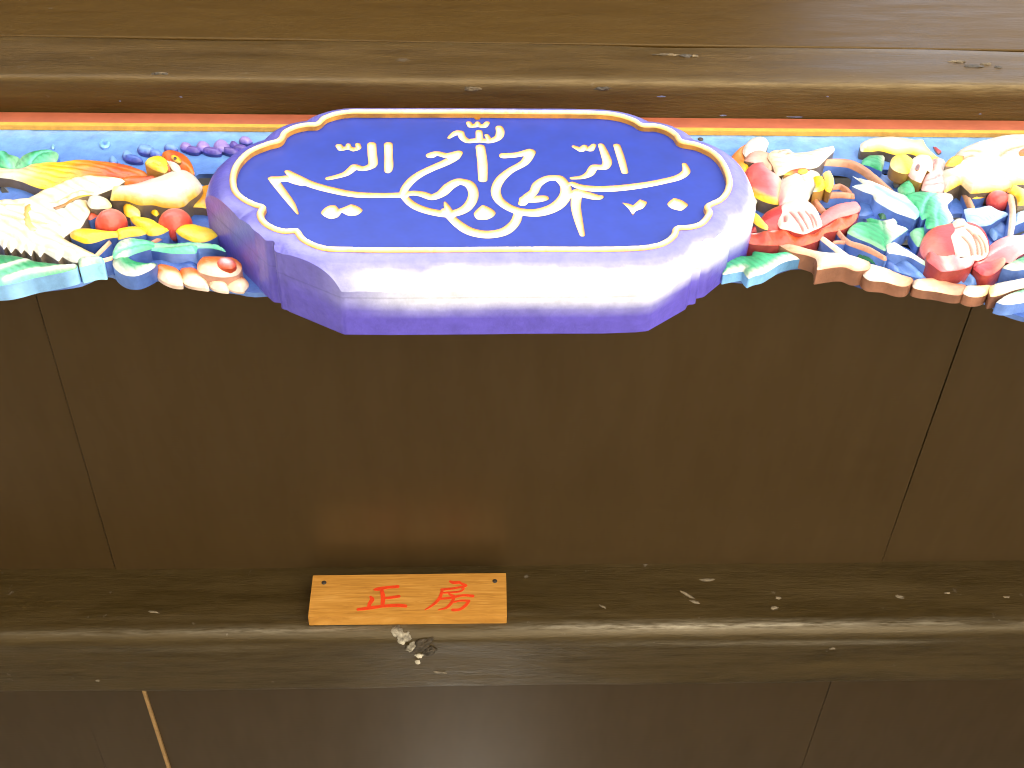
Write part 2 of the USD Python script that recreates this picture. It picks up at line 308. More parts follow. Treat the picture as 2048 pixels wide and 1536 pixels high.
def fill(poly, sp=.005, seed=0, ins=.55):
    """points and triangles of a polygon (holes kept): a dense rim and a jittered grid inside"""
    rings = []
    for r in [poly.exterior, *poly.interiors]:
        L = r.length; n = max(8, int(L/sp)); co = np.array(r.coords)[:-1]
        s = np.linspace(0, L, n, endpoint=False); e = np.array([r.interpolate(t).coords[0] for t in s])
        rings.append(e)
    bp = np.vstack(rings)
    x0, y0, x1, y1 = poly.bounds; rs = np.random.RandomState(seed)
    gx, gy = np.meshgrid(np.arange(x0, x1+sp, sp), np.arange(y0, y1+sp, sp*.866)); gx = gx + (np.arange(gx.shape[0]) % 2)[:, None]*sp*.5
    g = np.c_[gx.ravel(), gy.ravel()] + rs.uniform(-.12, .12, (gx.size, 2))*sp
    g = g[shapely.contains_xy(poly, g[:, 0], g[:, 1])]
    if len(g): g = g[shapely.distance(shapely.points(g), poly.boundary) > sp*ins]
    pts = np.vstack([bp, g]); tri = Delaunay(pts).simplices
    c = pts[tri].mean(1); tri = tri[shapely.contains_xy(poly, c[:, 0], c[:, 1])]
    a = pts[tri]; ar = (a[:, 1, 0]-a[:, 0, 0])*(a[:, 2, 1]-a[:, 0, 1])-(a[:, 1, 1]-a[:, 0, 1])*(a[:, 2, 0]-a[:, 0, 0])
    tri = tri[np.abs(ar) > 1e-10]; ar = ar[np.abs(ar) > 1e-10]; tri[ar < 0] = tri[ar < 0][:, ::-1]
    return pts, tri, [len(r) for r in rings]
def ramp(stops, t):
    if not isinstance(stops[0], (tuple, list)): stops = [(0, stops)]
    s = sorted(stops, key=lambda q: q[0]); xs = [q[0] for q in s]; cs = np.array([q[1] for q in s], float)
    return np.stack([np.interp(t, xs, cs[:, k]) for k in range(3)], 1)
SIDE = (.055, .125, .46)
def puff(name, poly, Yf, Yb, h, parent, col, mode='flat', edge=None, side=SIDE, w=None, prof='dome', ribs=(), ribcol=None, ribw=.003, ribd=.0025,
         sp=.0045, wav=.0012, mat=None, seed=None, folds=None, label=None, cuts=None):
    """a carved piece: its outline (x, z) at depth Yf rises by h towards the viewer and runs back to Yb; col along 'mode' is the paint it was given"""
    poly = clean(poly)
    seed = (int(abs(poly.area)*1e7) % 9973) if seed is None else seed
    pts, tri, rings = fill(poly, sp, seed)
    B = poly.boundary; sh = shapely.points(pts); d = shapely.distance(sh, B); nb = sum(rings); d[:nb] = 0
    dm = max(d.max(), 1e-6); w = w or dm
    u = np.clip(d/w, 0, 1)
    hh = {'dome': np.sqrt(np.clip(1-(1-u)**2, 0, 1)), 'soft': u*u*(3-2*u), 'roof': u, 'dish': 1-.8*np.clip(d/dm, 0, 1)}[prof]*h
    if prof == 'dish': hh = hh*np.clip(d/.002, 0, 1)
    hh = hh + (meshkit.fbm(np.c_[pts*45, np.full(len(pts), seed)], 2, seed % 50)-.5)*2*wav*np.clip(d/.004, 0, 1)
    if folds:      # (angle, count, depth)
        a, cnt, dep = folds; ax = pts@np.array([math.cos(a), math.sin(a)]); ax = (ax-ax.min())/(np.ptp(ax)+1e-9)
        hh = hh + dep*np.sin(ax*cnt*2*math.pi)*np.clip(d/.003, 0, 1)
    x0, z0, x1, z1 = poly.bounds; px, pz = (pts[:, 0]-x0)/(x1-x0), (pts[:, 1]-z0)/(z1-z0)
    t = {'flat': np.zeros(len(pts)), 'x': px, 'z': pz, 'edge': np.clip(d/dm, 0, 1), 'xz': (px+pz)/2, 'xmz': (px+1-pz)/2}[mode]
    t = np.clip(t + (meshkit.fbm(np.c_[pts*30, np.full(len(pts), seed+.5)], 3, 5)-.5)*.22, 0, 1) if mode != 'flat' else t
    C = ramp(col, t)
    if edge:
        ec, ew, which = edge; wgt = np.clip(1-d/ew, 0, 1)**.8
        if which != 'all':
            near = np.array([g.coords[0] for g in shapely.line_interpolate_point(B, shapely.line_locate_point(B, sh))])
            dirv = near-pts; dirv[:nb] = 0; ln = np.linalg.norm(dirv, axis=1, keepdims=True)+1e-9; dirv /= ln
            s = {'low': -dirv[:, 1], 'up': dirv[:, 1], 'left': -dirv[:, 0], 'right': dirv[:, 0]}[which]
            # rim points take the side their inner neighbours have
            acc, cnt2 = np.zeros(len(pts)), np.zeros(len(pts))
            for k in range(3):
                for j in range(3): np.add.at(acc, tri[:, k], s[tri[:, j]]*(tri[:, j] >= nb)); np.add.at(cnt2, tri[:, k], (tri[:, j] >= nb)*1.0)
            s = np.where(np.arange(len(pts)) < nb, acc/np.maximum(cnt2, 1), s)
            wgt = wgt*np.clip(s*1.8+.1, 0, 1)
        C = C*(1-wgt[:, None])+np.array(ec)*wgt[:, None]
    if cuts:       # (angle, spacing, depth, paint): rows of gouge cuts, slightly wandering
        a, spc, dep, cc = cuts; ax = pts@np.array([math.cos(a), math.sin(a)]) + (meshkit.fbm(np.c_[pts*28, np.full(len(pts), 2.)], 2, 7)-.5)*spc*1.3
        k = np.exp(-(((ax/spc) % 1-.5)/.16)**2)*np.clip((d-.0015)/.004, 0, 1)
        hh = hh-dep*.8*k; C = C*(1-.38*k[:, None])+np.array(cc)*.38*k[:, None]
    for r in ribs:
        dr = shapely.distance(sh, LineString(r)); k = np.exp(-(dr/ribw)**2)
        hh = hh - ribd*k*np.clip(d/.003, 0, 1)
        if ribcol is not None:
            k = k*np.clip(.25+d/.004, 0, 1); C = C*(1-k[:, None])+np.array(ribcol)*k[:, None]
    V = np.c_[pts[:, 0], Yf-hh, pts[:, 1]]
    F = tri                                     # x right, z up, normal to -y
    vn = trimesh.Trimesh(V, F, process=False).vertex_normals.copy()
    if len(vn) and vn[:, 1].mean() > 0: F = F[:, ::-1]; vn = -vn
    Vs, Ns, Cs, Fs = [V], [vn], [C], [F]; base = 0; off = len(V)
    if Yb is not None:
        ctr = np.array(poly.centroid.coords[0]); rl = np.random.RandomState(seed)
        for n in rings:
            e = pts[base:base+n]; t = np.roll(e, -1, 0)-np.roll(e, 1, 0); nr = np.stack([t[:, 1], -t[:, 0]], 1); nr /= np.linalg.norm(nr, axis=1, keepdims=True)+1e-9
            probe = e+nr*.0006
            if shapely.contains_xy(poly, probe[:, 0], probe[:, 1]).mean() > .5: nr = -nr
            n3 = np.c_[nr[:, 0], np.zeros(n), nr[:, 1]]
            A = np.c_[e[:, 0], np.full(n, Yf), e[:, 1]]; Bk = np.c_[e[:, 0], np.full(n, Yb), e[:, 1]]
            sv = meshkit.fbm(np.c_[e*26, np.full(n, seed+.3)], 3, 9)[:, None]; sv = np.clip((sv-.32)*2.6, 0, 1)
            cs = np.array(side)*(.62+.5*sv) + np.array((.10, .16, .20))*sv*(np.array(side)[2] > .3)
            Vs += [A, Bk]; Ns += [n3, n3]; Cs += [cs, cs]
            i = np.arange(n); j = (i+1) % n; q = np.vstack([np.c_[off+i, off+j, off+n+j], np.c_[off+i, off+n+j, off+n+i]])
            fa = np.cross(np.vstack(Vs)[q[0, 1]]-np.vstack(Vs)[q[0, 0]], np.vstack(Vs)[q[0, 2]]-np.vstack(Vs)[q[0, 0]])
            if np.dot(fa, n3[0]) < 0: q = q[:, ::-1]
            Fs.append(q); off += 2*n; base += n
    return put(name, np.vstack(Vs), np.vstack(Fs), mat or M_PAINT, parent, normals=np.vstack(Ns), paint=np.clip(np.vstack(Cs), .001, .9), label=label)
def relief(l): return .4*l if l <= .02 else l-.012
SIDES = {'bird': (.20, .15, .10), 'head': (.36, .2, .04), 'pomegranate': (.36, .05, .04), 'bough': (.30, .13, .07), 'flower': (.75, .5, .35)}
def E(name, fr, pts, col, mode='flat', lift=.030, h=.008, parent=None, back=Y_BED+.001, sm=True, ribs=(), n=5, **kw):
    Yf = Y_BED-relief(lift)
    kw.setdefault('side', SIDES.get(parent.GetName().split('_0')[0], SIDE) if parent else SIDE); kw.setdefault('sp', .0031)
    if parent and parent.GetName().split('_0')[0] == 'head': back = min(back, Yf+.017)
    pix = src(fr, pts); p = xz(pix, Yf)
    if sm: p = spline(p, n)
    rr = [spline(xz(src(fr, r), Yf), 4, False) for r in ribs]
    return puff(name, Polygon(p), Yf, back, h, parent or frieze, col, mode, ribs=rr, **kw)
def stroke_poly(pts, n=8):
    """a brush or tool stroke: centre line points (x, z, r) swept by discs"""
    p = spline(np.asarray(pts), n, False) if len(pts) > 2 else np.array([np.asarray(pts[0])*(1-t)+np.asarray(pts[-1])*t for t in np.linspace(0, 1, 8)])
    parts = []
    for a, b in zip(p[:-1], p[1:]):
        parts.append(unary_union([Point(a[:2]).buffer(max(a[2], 1e-4), 8), Point(b[:2]).buffer(max(b[2], 1e-4), 8)]).convex_hull)
    return unary_union(parts)
def pxr(px, py, r, Y):
    """radius in metres of r photo pixels (sideways) at that place"""
    return np.linalg.norm(at(px+r, py, Y)-at(px, py, Y))
def stroke(fr, pts, Y):
    x, y, s = FR[fr]; q = []
    for a, b, r in pts:
        X, Z = x+a/s, y+b/s; w = at(X, Z, Y); q.append((w[0], w[2], pxr(X, Z, r/s*(1.13 if fr[0] == 'Q' else 1), Y)))
    return stroke_poly(q)
def limb(name, fr, pts, col, parent=None, lift=.03, h=.008, mode='flat', sub=False, **kw):
    Yf = Y_BED-relief(lift); kw.setdefault('sp', min(.003, max(.0011, .55*pxr(1024, 400, np.mean([q[2] for q in pts])/FR[fr][2], Yf))))
    return puff(name, stroke(fr, pts, Yf), Yf, Y_BED+.001, h, parent or frieze, col, mode, **kw)
def ell(fr, cx, cy, rx, ry, n=22, a=0):
    return [(cx+rx*math.cos(t)*math.cos(a)-ry*math.sin(t)*math.sin(a), cy+rx*math.cos(t)*math.sin(a)+ry*math.sin(t)*math.cos(a)) for t in np.linspace(0, 2*math.pi, n, endpoint=False)]
def ball(name, sx_, sy_, r, col, parent, lift=.03, top=None):
    """a carved round fruit: a real globe let into the board"""
    Yc = Y_BED-relief(lift); c = at(sx_, sy_, Yc); R = pxr(sx_, sy_, r, Yc)
    s = trimesh.creation.icosphere(3, R); v = s.vertices*(1+ (meshkit.fbm(s.vertices*60+7, 2, 3)[:, None]-.5)*.05)
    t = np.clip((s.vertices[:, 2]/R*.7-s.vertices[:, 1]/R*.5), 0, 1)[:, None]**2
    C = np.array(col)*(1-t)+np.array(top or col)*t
    V = v+c
    return put(name, V, s.faces, M_PAINT, parent, normals=s.vertex_normals, paint=C)

# paints of the carving
W, CR, YE, OR, RO, RD, PK = (.56, .54, .46), (.78, .62, .26), (.78, .52, .004), (.68, .17, .006), (.50, .055, .008), (.44, .028, .026), (.66, .20, .20)
GR, DG, MI, LG, CY = (.012, .27, .09), (.008, .10, .035), (.13, .55, .36), (.24, .52, .28), (.22, .50, .60)
BL, LB, BR, TAN, PB, VI, LV, OC = (.042, .095, .36), (.14, .28, .56), (.29, .105, .042), (.70, .42, .24), (.50, .22, .13), (.10, .06, .28), (.28, .20, .52), (.45, .23, .03)

# ------------------------------------------------------------------ the carved board
frieze = thing('carved_board', label='brightly painted openwork board of carved birds, pomegranates and leaves hanging under the upper beam', cat='carved board')
# backing with the holes cut through it
low = [(0, 591), (39, 582), (78, 576), (143, 568), (163, 564), (189, 552), (202, 545), (221, 546), (248, 560), (266, 564), (292, 562), (313, 554), (340, 560), (396, 570), (433, 575), (474, 580), (500, 586)]
lowr = [(1440, 552), (1495, 559), (1559, 539), (1589, 530), (1619, 531), (1672, 531), (1687, 549), (1725, 569), (1738, 569), (1826, 578), (1871, 584), (1912, 593), (1980, 602), (1992, 613), (2018, 626), (2048, 635)]
zt = Z_BEAM-.002
xl, xr = X0+.05, X1-.05
pl = xz(low, Y_BED); pr = xz(lowr, Y_BED)
ext_l = [(pl[0, 0]-k*.1, pl[0, 1]-.02*k+.03*math.sin(k*1.7)) for k in range(1, 4)]
ext_l = [(xl, pl[0, 1]-.06)]+[q for q in reversed(ext_l) if q[0] > xl]
ext_r = [(pr[-1, 0]+.12, pr[-1, 1]-.03), (pr[-1, 0]+.3, pr[-1, 1]-.02), (xr, pr[-1, 1]-.06)]
outl = [(xl, zt)]+ext_l+[tuple(q) for q in spline(pl, 3, False)]+[tuple(q) for q in spline(pr, 3, False)]+ext_r+[(xr, zt)]
back = Polygon(outl)
holes = [('A2', [(1180, 775), (1540, 775), (1560, 840), (1400, 950), (1310, 965), (1200, 850)]), ('R1', [(1545, 610), (1680, 600), (1820, 680), (1810, 860), (1750, 850), (1660, 780), (1590, 800), (1570, 700)]),
         ('R1', [(1390, 1060), (1600, 1030), (1740, 1040), (1600, 1090), (1470, 1150)]), ('R2', [(165, 590), (270, 590), (280, 630), (220, 670), (165, 640)]),
         ('R2', [(310, 740), (390, 650), (480, 690), (500, 740), (400, 800), (350, 850)]), ('R2', [(1930, 1070), (2060, 1040), (2060, 1120), (1950, 1130)]),
         ('R4', [(350, 370), (500, 260), (560, 280), (700, 520), (600, 480)]), ('R4', [(1840, 130), (2060, 60), (2060, 240), (1960, 270), (1840, 260)]),
         ('R4', [(1110, -20), (1260, -20), (1260, 90), (1100, 60)]), ('R3', [(1830, 110), (1890, 40), (1990, 50), (2000, 90)]),
         ('R3', [(1370, 380), (1430, 350), (1620, 500), (1420, 500)]), ('A3', [(1130, 640), (1300, 690), (1560, 690), (1480, 765), (1300, 710)]), ('A1', [(0, 880), (60, 930), (160, 1060), (60, 1080), (0, 1040)])]
for fr, h in holes:
    back = back.difference(Polygon(spline(xz(src(fr, h), Y_BED), 4)).buffer(0))
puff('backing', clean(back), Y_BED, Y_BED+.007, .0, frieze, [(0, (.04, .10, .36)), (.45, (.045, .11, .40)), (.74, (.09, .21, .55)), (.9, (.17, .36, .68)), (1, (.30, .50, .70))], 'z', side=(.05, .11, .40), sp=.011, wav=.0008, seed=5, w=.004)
zr = at(1024, 254, Y_BED-.006)[2]; zy = at(1024, 268, Y_BED)[2]
tm('red_rail', box(xl, xr, Y_BED-.006, Y_BED-.0005, zr, zt-.001), M_RED, frieze, smooth=False)
tm('yellow_strip', box(xl, xr, Y_BED-.008, Y_BED-.0005, zy, zr-.001), M_YEL, frieze, smooth=False)

# --- left half: long necked bird
bird = thing('bird', frieze, label='white and yellow bird with an orange head, left of the plaque')
E('tail_feather', 'A1', [(-500, 640), (0, 685), (250, 700), (370, 690), (480, 640), (740, 600), (1000, 590), (1230, 560), (1500, 575), (1800, 600), (2048, 650), (2150, 690), (2290, 745), (2330, 800), (2200, 840), (2048, 885), (1950, 860), (1600, 830), (1400, 810), (1250, 840), (1050, 900), (900, 960), (780, 1015), (690, 1015), (500, 960), (350, 900), (150, 850), (-500, 780)],
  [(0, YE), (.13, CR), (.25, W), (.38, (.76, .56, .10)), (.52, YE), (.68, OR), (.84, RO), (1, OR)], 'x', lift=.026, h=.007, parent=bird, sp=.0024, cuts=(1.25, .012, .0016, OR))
E('wing', 'A1', [(1980, 880), (1500, 830), (1300, 840), (1050, 905), (800, 1020), (620, 1085), (510, 1160), (430, 1190), (0, 1215), (-500, 1215), (-500, 1700)] + [((x/7.68)*7.877, (410-250+y/7.68)*7.877) for x, y in
  [(0, 610), (60, 690), (100, 640), (170, 740), (240, 662), (330, 750), (370, 690), (480, 790), (515, 690), (620, 810), (680, 730), (900, 870), (960, 795), (1100, 880), (1190, 890), (1215, 850), (1560, 838), (1480, 780), (1100, 600), (975, 515), (1080, 430), (1230, 365), (1310, 240), (1390, 100)]] + [(1380, 1240), (1500, 1120), (1650, 1060), (1820, 990)],
  [(0, W), (.35, W), (1, (.84, .78, .55))], 'z', lift=.034, h=.010, parent=bird, n=2, w=.02, sp=.0024, cuts=(.9, .015, .0018, (.60, .36, .06)), edge=((.66, .40, .04), .009, 'up'),
  ribs=[[(830, 1320), (1000, 1260), (1150, 1170), (1300, 1115), (1480, 1105)], [(0, 1480), (300, 1560), (760, 1640)], [(-100, 1330), (200, 1340), (400, 1330)]], ribcol=(.66, .42, .12), ribw=.0016)
E('wing_crease', 'A1', [(830, 1300), (1000, 1240), (1150, 1150), (1300, 1105), (1480, 1100), (1300, 1135), (1150, 1195), (1000, 1290), (890, 1330)], [(0, BR), (.5, OC), (1, YE)], 'x', lift=.044, h=.001, parent=bird, wav=.0004)
E('feather_curl', 'A1', [(520, 1205), (400, 1280), (370, 1410), (395, 1560), (480, 1680), (610, 1640), (520, 1560), (470, 1440), (500, 1310)], [(0, OC), (1, CR)], 'x', lift=.043, h=.002, parent=bird, wav=.0004)
E('neck', 'A2', [(-120, 1010), (0, 1005), (280, 965), (560, 880), (880, 760), (1050, 765), (1180, 830), (1270, 920), (1300, 990), (1240, 1100), (1100, 1200), (1000, 1290), (720, 1310), (520, 1265), (300, 1265), (100, 1200), (-150, 1190)],
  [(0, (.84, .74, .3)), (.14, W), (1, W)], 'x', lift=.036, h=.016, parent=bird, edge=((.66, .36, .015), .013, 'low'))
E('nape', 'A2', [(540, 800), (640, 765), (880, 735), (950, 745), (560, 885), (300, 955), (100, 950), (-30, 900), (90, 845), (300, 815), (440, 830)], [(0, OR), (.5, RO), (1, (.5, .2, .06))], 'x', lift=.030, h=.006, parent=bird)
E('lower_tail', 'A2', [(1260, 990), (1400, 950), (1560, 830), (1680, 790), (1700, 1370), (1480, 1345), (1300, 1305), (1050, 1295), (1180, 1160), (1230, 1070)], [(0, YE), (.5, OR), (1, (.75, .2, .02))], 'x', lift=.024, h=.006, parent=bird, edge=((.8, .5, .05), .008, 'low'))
E('thigh', 'A1', [(1390, 1180), (1500, 1140), (1680, 1180), (1760, 1270), (1740, 1310), (1600, 1325), (1450, 1320), (1375, 1240)], [(0, W), (.6, W), (1, (.84, .72, .2))], 'x', lift=.040, h=.008, parent=bird)
E('leg', 'A4', [(50, -30), (290, -30), (310, 190), (180, 200), (90, 170)], [(0, OR), (.4, YE), (1, (.84, .70, .25))], 'x', lift=.026, h=.006, parent=bird)
E('leg', 'A4', [(440, -30), (760, -30), (640, 110), (560, 180), (470, 120)], [(0, OR), (.4, YE), (1, YE)], 'x', lift=.024, h=.006, parent=bird)
head = thing('head', bird)
E('cap', 'A2', [(650, 500), (760, 455), (870, 458), (1000, 500), (1100, 570), (1150, 660), (1175, 785), (1050, 765), (940, 760), (600, 800), (560, 740), (740, 690)], [(0, OR), (.5, RO), (1, OR)], 'x', lift=.038, h=.012, parent=head)
E('cheek', 'A2', [(735, 560), (880, 600), (955, 680), (945, 750), (860, 735), (780, 640)], [(0, W), (1, W)], lift=.049, h=.003, parent=head, wav=.0003)
E('beak', 'A2', [(390, 600), (470, 530), (600, 500), (665, 510), (745, 570), (740, 730), (700, 765), (570, 725), (440, 655)], [(0, (.84, .68, .12)), (.5, YE), (1, (.84, .66, .06))], 'x', lift=.046, h=.006, parent=head, edge=(OC, .003, 'low'), ribs=[[(420, 640), (560, 640), (700, 740)]], ribcol=OC, ribw=.001)
E('eye', 'A2', ell('A2', 885, 535, 95, 45, a=.55), [(0, OC), (1, YE)], 'edge', lift=.051, h=.002, parent=head, wav=.0002, sp=.002)
E('pupil', 'A2', ell('A2', 868, 522, 26, 20), [(0, (.05, .02, .01))], lift=.0535, h=.001, parent=head, wav=0, sp=.0015)

# fruit and yellow leaves under the bird
fruit = thing('red_fruit', frieze)
ball('berry', 223, 449, 32, (.60, .06, .03), fruit, .028, (.78, .36, .30))
fruit = thing('red_fruit', frieze)
ball('berry', 351, 450, 34, (.60, .06, .03), fruit, .028, (.76, .30, .26))
E('calyx', 'A3', [(1330, 200), (1390, 110), (1480, 70), (1640, 50), (1560, 110), (1470, 190), (1380, 240)], [(0, RO), (1, (.5, .06, .02))], 'x', lift=.030, h=.003)
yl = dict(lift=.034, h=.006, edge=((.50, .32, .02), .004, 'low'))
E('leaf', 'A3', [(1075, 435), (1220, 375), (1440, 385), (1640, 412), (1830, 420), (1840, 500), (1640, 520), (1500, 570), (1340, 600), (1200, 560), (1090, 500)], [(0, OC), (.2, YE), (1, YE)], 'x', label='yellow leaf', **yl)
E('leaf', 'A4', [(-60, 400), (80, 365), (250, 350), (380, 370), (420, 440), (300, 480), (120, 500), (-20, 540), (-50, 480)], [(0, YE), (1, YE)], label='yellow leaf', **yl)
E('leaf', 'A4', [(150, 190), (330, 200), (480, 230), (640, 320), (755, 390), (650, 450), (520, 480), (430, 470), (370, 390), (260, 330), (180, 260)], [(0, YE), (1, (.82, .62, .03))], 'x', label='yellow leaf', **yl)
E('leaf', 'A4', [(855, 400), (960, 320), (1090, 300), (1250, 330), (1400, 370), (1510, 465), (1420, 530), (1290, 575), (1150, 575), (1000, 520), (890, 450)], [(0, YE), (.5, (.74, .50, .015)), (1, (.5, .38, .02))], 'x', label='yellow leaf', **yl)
limb('twig', 'A3', [(1480, 800, 26), (1600, 680, 30), (1720, 560, 26)], TAN, lift=.026, h=.005)
limb('twig', 'A4', [(-80, 840, 26), (140, 750, 26), (370, 670, 28)], PB, lift=.030, h=.005)
limb('twig', 'A4', [(470, 610, 26), (640, 520, 28), (810, 415, 28)], PB, lift=.026, h=.005)
limb('twig', 'A3', [(1560, 880, 28), (1700, 840, 28), (1900, 770, 26)], TAN, lift=.032, h=.005)
gl = dict(h=.007, prof='dome', sp=.0024, cuts=(.75, .0085, .0011, DG))
E('leaf', 'A3', [(1735, 820), (1740, 700), (1830, 580), (1990, 530), (2150, 545), (2320, 570), (2420, 610), (2380, 660), (2250, 700), (2080, 750), (1880, 830)], [(0, MI), (.25, W), (.45, (.1, .55, .3)), (1, GR)], 'x', lift=.036, ribs=[[(1760, 800), (1950, 720), (2200, 640), (2380, 630)]], ribcol=(.1, .5, .28), label='green leaf', **gl)
E('leaf', 'A4', [(425, 640), (600, 605), (800, 620), (1000, 600), (1250, 600), (1450, 620), (1600, 680), (1630, 725), (1400, 668), (1195, 668), (1170, 745), (950, 752), (750, 742), (560, 712), (440, 695)], [(0, MI), (.3, GR), (.55, MI), (1, (.15, .5, .3))], 'x', lift=.034, edge=(MI, .006, 'low'), ribs=[[(450, 660), (800, 680), (1100, 650), (1400, 640)]], ribcol=LG, label='long green leaf', **gl)
E('leaf', 'A4', [(-100, 840), (40, 800), (130, 812), (200, 862), (380, 912), (575, 898), (530, 960), (400, 1040), (250, 1092), (100, 1085), (-20, 1030), (-110, 930)], [(0, DG), (.5, GR), (1, GR)], 'edge', lift=.032, edge=(W, .012, 'low'), label='green leaf with a white edge', **gl)
E('leaf', 'A3', [(1205, 850), (1300, 825), (1450, 815), (1600, 842), (1590, 905), (1480, 900), (1300, 940), (1215, 960)], [(0, GR), (.4, W), (1, MI)], 'x', lift=.036, label='green leaf', side=CY, **gl)
E('leaf', 'A3', [(-300, 740), (0, 770), (300, 800), (500, 870), (800, 900), (1000, 920), (1190, 925), (1180, 972), (1000, 1030), (700, 1090), (500, 1130), (300, 1185), (120, 1225), (-50, 1240), (-300, 1250)], [(0, MI), (.5, GR), (1, DG)], 'z', lift=.034, side=(.20, .42, .72), ribs=[[(-100, 1060), (200, 970), (460, 870)], [(100, 1180), (400, 1080), (800, 1020), (1160, 960)]], ribcol=W, ribw=.0042, ribd=-.002, label='big green leaf with white veins', **gl)
# top left leaves
E('leaf', 'A1', [(-250, 380), (0, 410), (80, 420), (160, 480), (310, 530), (300, 580), (250, 700), (0, 690), (-250, 660)], [(0, MI), (.6, GR), (1, LG)], 'x', lift=.016, label='green leaf', ribs=[[(0, 430), (80, 560), (170, 690)]], ribcol=MI, **gl)
E('leaf', 'A1', [(240, 700), (280, 590), (380, 490), (560, 430), (740, 408), (900, 440), (925, 485), (880, 590), (740, 610), (480, 650), (340, 705)], [(0, LG), (.35, GR), (.7, (.06, .42, .2)), (1, LG)], 'x', lift=.020, label='green leaf', ribs=[[(480, 630), (560, 550), (680, 480), (830, 455)]], ribcol=MI, edge=(LG, .004, 'up'), **gl)
# cloud curls at the top, blue then violet
for fr, cx, cy, rx, ry, c in [('A1', 1780, 565, 66, 62, LB), ('A1', 2010, 485, 90, 62, LB), ('A2', 215, 545, 150, 42, BL), ('A2', 410, 395, 145, 66, LB), ('A2', 560, 450, 110, 52, (.10, .2, .55)), ('A2', 800, 365, 115, 48, LB), ('A2', 1040, 350, 100, 60, LV), ('A2', 1140, 400, 130, 42, VI), ('A2', 1310, 345, 110, 75, LV), ('A2', 1450, 420, 160, 46, VI),
                           ('A2', 1600, 340, 130, 88, LV), ('A2', 1740, 420, 130, 40, VI), ('A2', 1800, 325, 80, 45, VI), ('A2', 1980, 255, 110, 48, LV), ('A2', 1590, 740, 80, 50, LV), ('A2', 1900, 380, 130, 50, VI)]:
    E('cloud_curl', fr, ell(fr, cx, cy, rx, ry, a=.12), [(0, c), (1, tuple(min(.8, k*1.25) for k in c))], 'edge', lift=.012, h=.006, edge=((.05, .05, .3), .003, 'low'), sp=.0032, side=(.04, .05, .30))
E('cloud_curl', 'A1', ell('A1', 1650, 295, 85, 70), [(0, CY), (1, (.07, .18, .5))], 'edge', lift=.008, h=.004, prof='dish', sp=.002)
E('dewdrop', 'A1', [(835, 290), (858, 330), (850, 380), (820, 385), (808, 340)], [(0, CY), (1, CY)], lift=.004, h=.003, sp=.002)
# orange flower at the lower right of the left half
fl = thing('flower', frieze, label='orange and white ruffled flower beside the plaque')
oz = [(0, W), (.30, (.84, .66, .45)), (.55, OR), (1, RO)]
for pts, lf in (([(1560, 1100), (1700, 1115), (1900, 1150), (1965, 1180), (1975, 1240), (1890, 1340), (1790, 1335), (1640, 1270)], .004), ([(1190, 1040), (1500, 1090), (1650, 1180), (1670, 1335), (1500, 1312), (1380, 1255), (1330, 1130)], .006),
               ([(900, 1020), (1120, 995), (1200, 1020), (1340, 1130), (1365, 1292), (1200, 1272), (1010, 1225), (940, 1130)], .008), ([(525, 1010), (620, 945), (760, 958), (920, 1020), (960, 1110), (965, 1245), (850, 1242), (720, 1202), (590, 1122)], .010)):
    E('petal', 'A4', pts, oz, 'z', lift=lf, h=.010, parent=fl, side=(.75, .5, .35))
E('petal', 'A4', [(1190, 900), (1250, 820), (1500, 808), (1750, 828), (1850, 890), (1872, 970), (1800, 1080), (1600, 1112), (1380, 1085), (1205, 1020)], [(0, W), (.3, (.84, .55, .35)), (.55, OR), (1, RO)], 'z', lift=.030, h=.008, parent=fl, side=(.6, .3, .2))
E('flower_heart', 'A4', ell('A4', 1640, 900, 150, 82, a=.15), [(0, RO), (.5, PK), (1, (.82, .6, .6))], 'edge', lift=.040, h=.005, parent=fl, side=RO, sp=.003)
# blue ribbons of the ground that stand forward under the leaves
E('blue_fold', 'A4', [(150, 800), (330, 740), (560, 720), (800, 760), (1150, 755), (1190, 1000), (900, 1000), (620, 940), (400, 900), (220, 860)], [(0, BL), (.5, (.08, .17, .52)), (1, BL)], 'x', lift=.012, h=.004, folds=(.0, 2.5, .0018))

# --- right half
bird = thing('bird', frieze, label='white bird with a red breast and a yellow beak, just right of the plaque')
E('crest', 'R1', [(470, 195), (600, 165), (700, 215), (690, 300), (655, 370), (520, 365), (410, 430), (365, 370), (400, 270)], [(0, W), (1, W)], lift=.026, h=.006, parent=bird)
E('back', 'R1', [(470, 215), (300, 330), (200, 470), (320, 620), (410, 640), (490, 545), (650, 510), (520, 480), (400, 480), (375, 390), (410, 280)], [(0, (.7, .25, .12)), (.5, OR), (.75, YE), (1, OR)], 'xmz', lift=.022, h=.006, parent=bird)
E('shoulder', 'R1', [(385, 475), (450, 380), (560, 345), (720, 380), (830, 405), (720, 480), (770, 560), (720, 620), (640, 530), (500, 500)], [(0, BR), (.3, (.7, .36, .3)), (.7, (.62, .33, .2)), (1, OR)], 'x', lift=.032, h=.005, parent=bird)
E('breast', 'R1', [(385, 650), (480, 545), (640, 512), (700, 600), (800, 680), (890, 760), (880, 860), (860, 1065), (700, 1035), (560, 975), (450, 895), (415, 800)], [(0, (.58, .08, .05)), (.5, (.62, .10, .11)), (.85, (.78, .40, .38)), (1, W)], 'x', lift=.030, h=.012, parent=bird, edge=(YE, .008, 'low'))
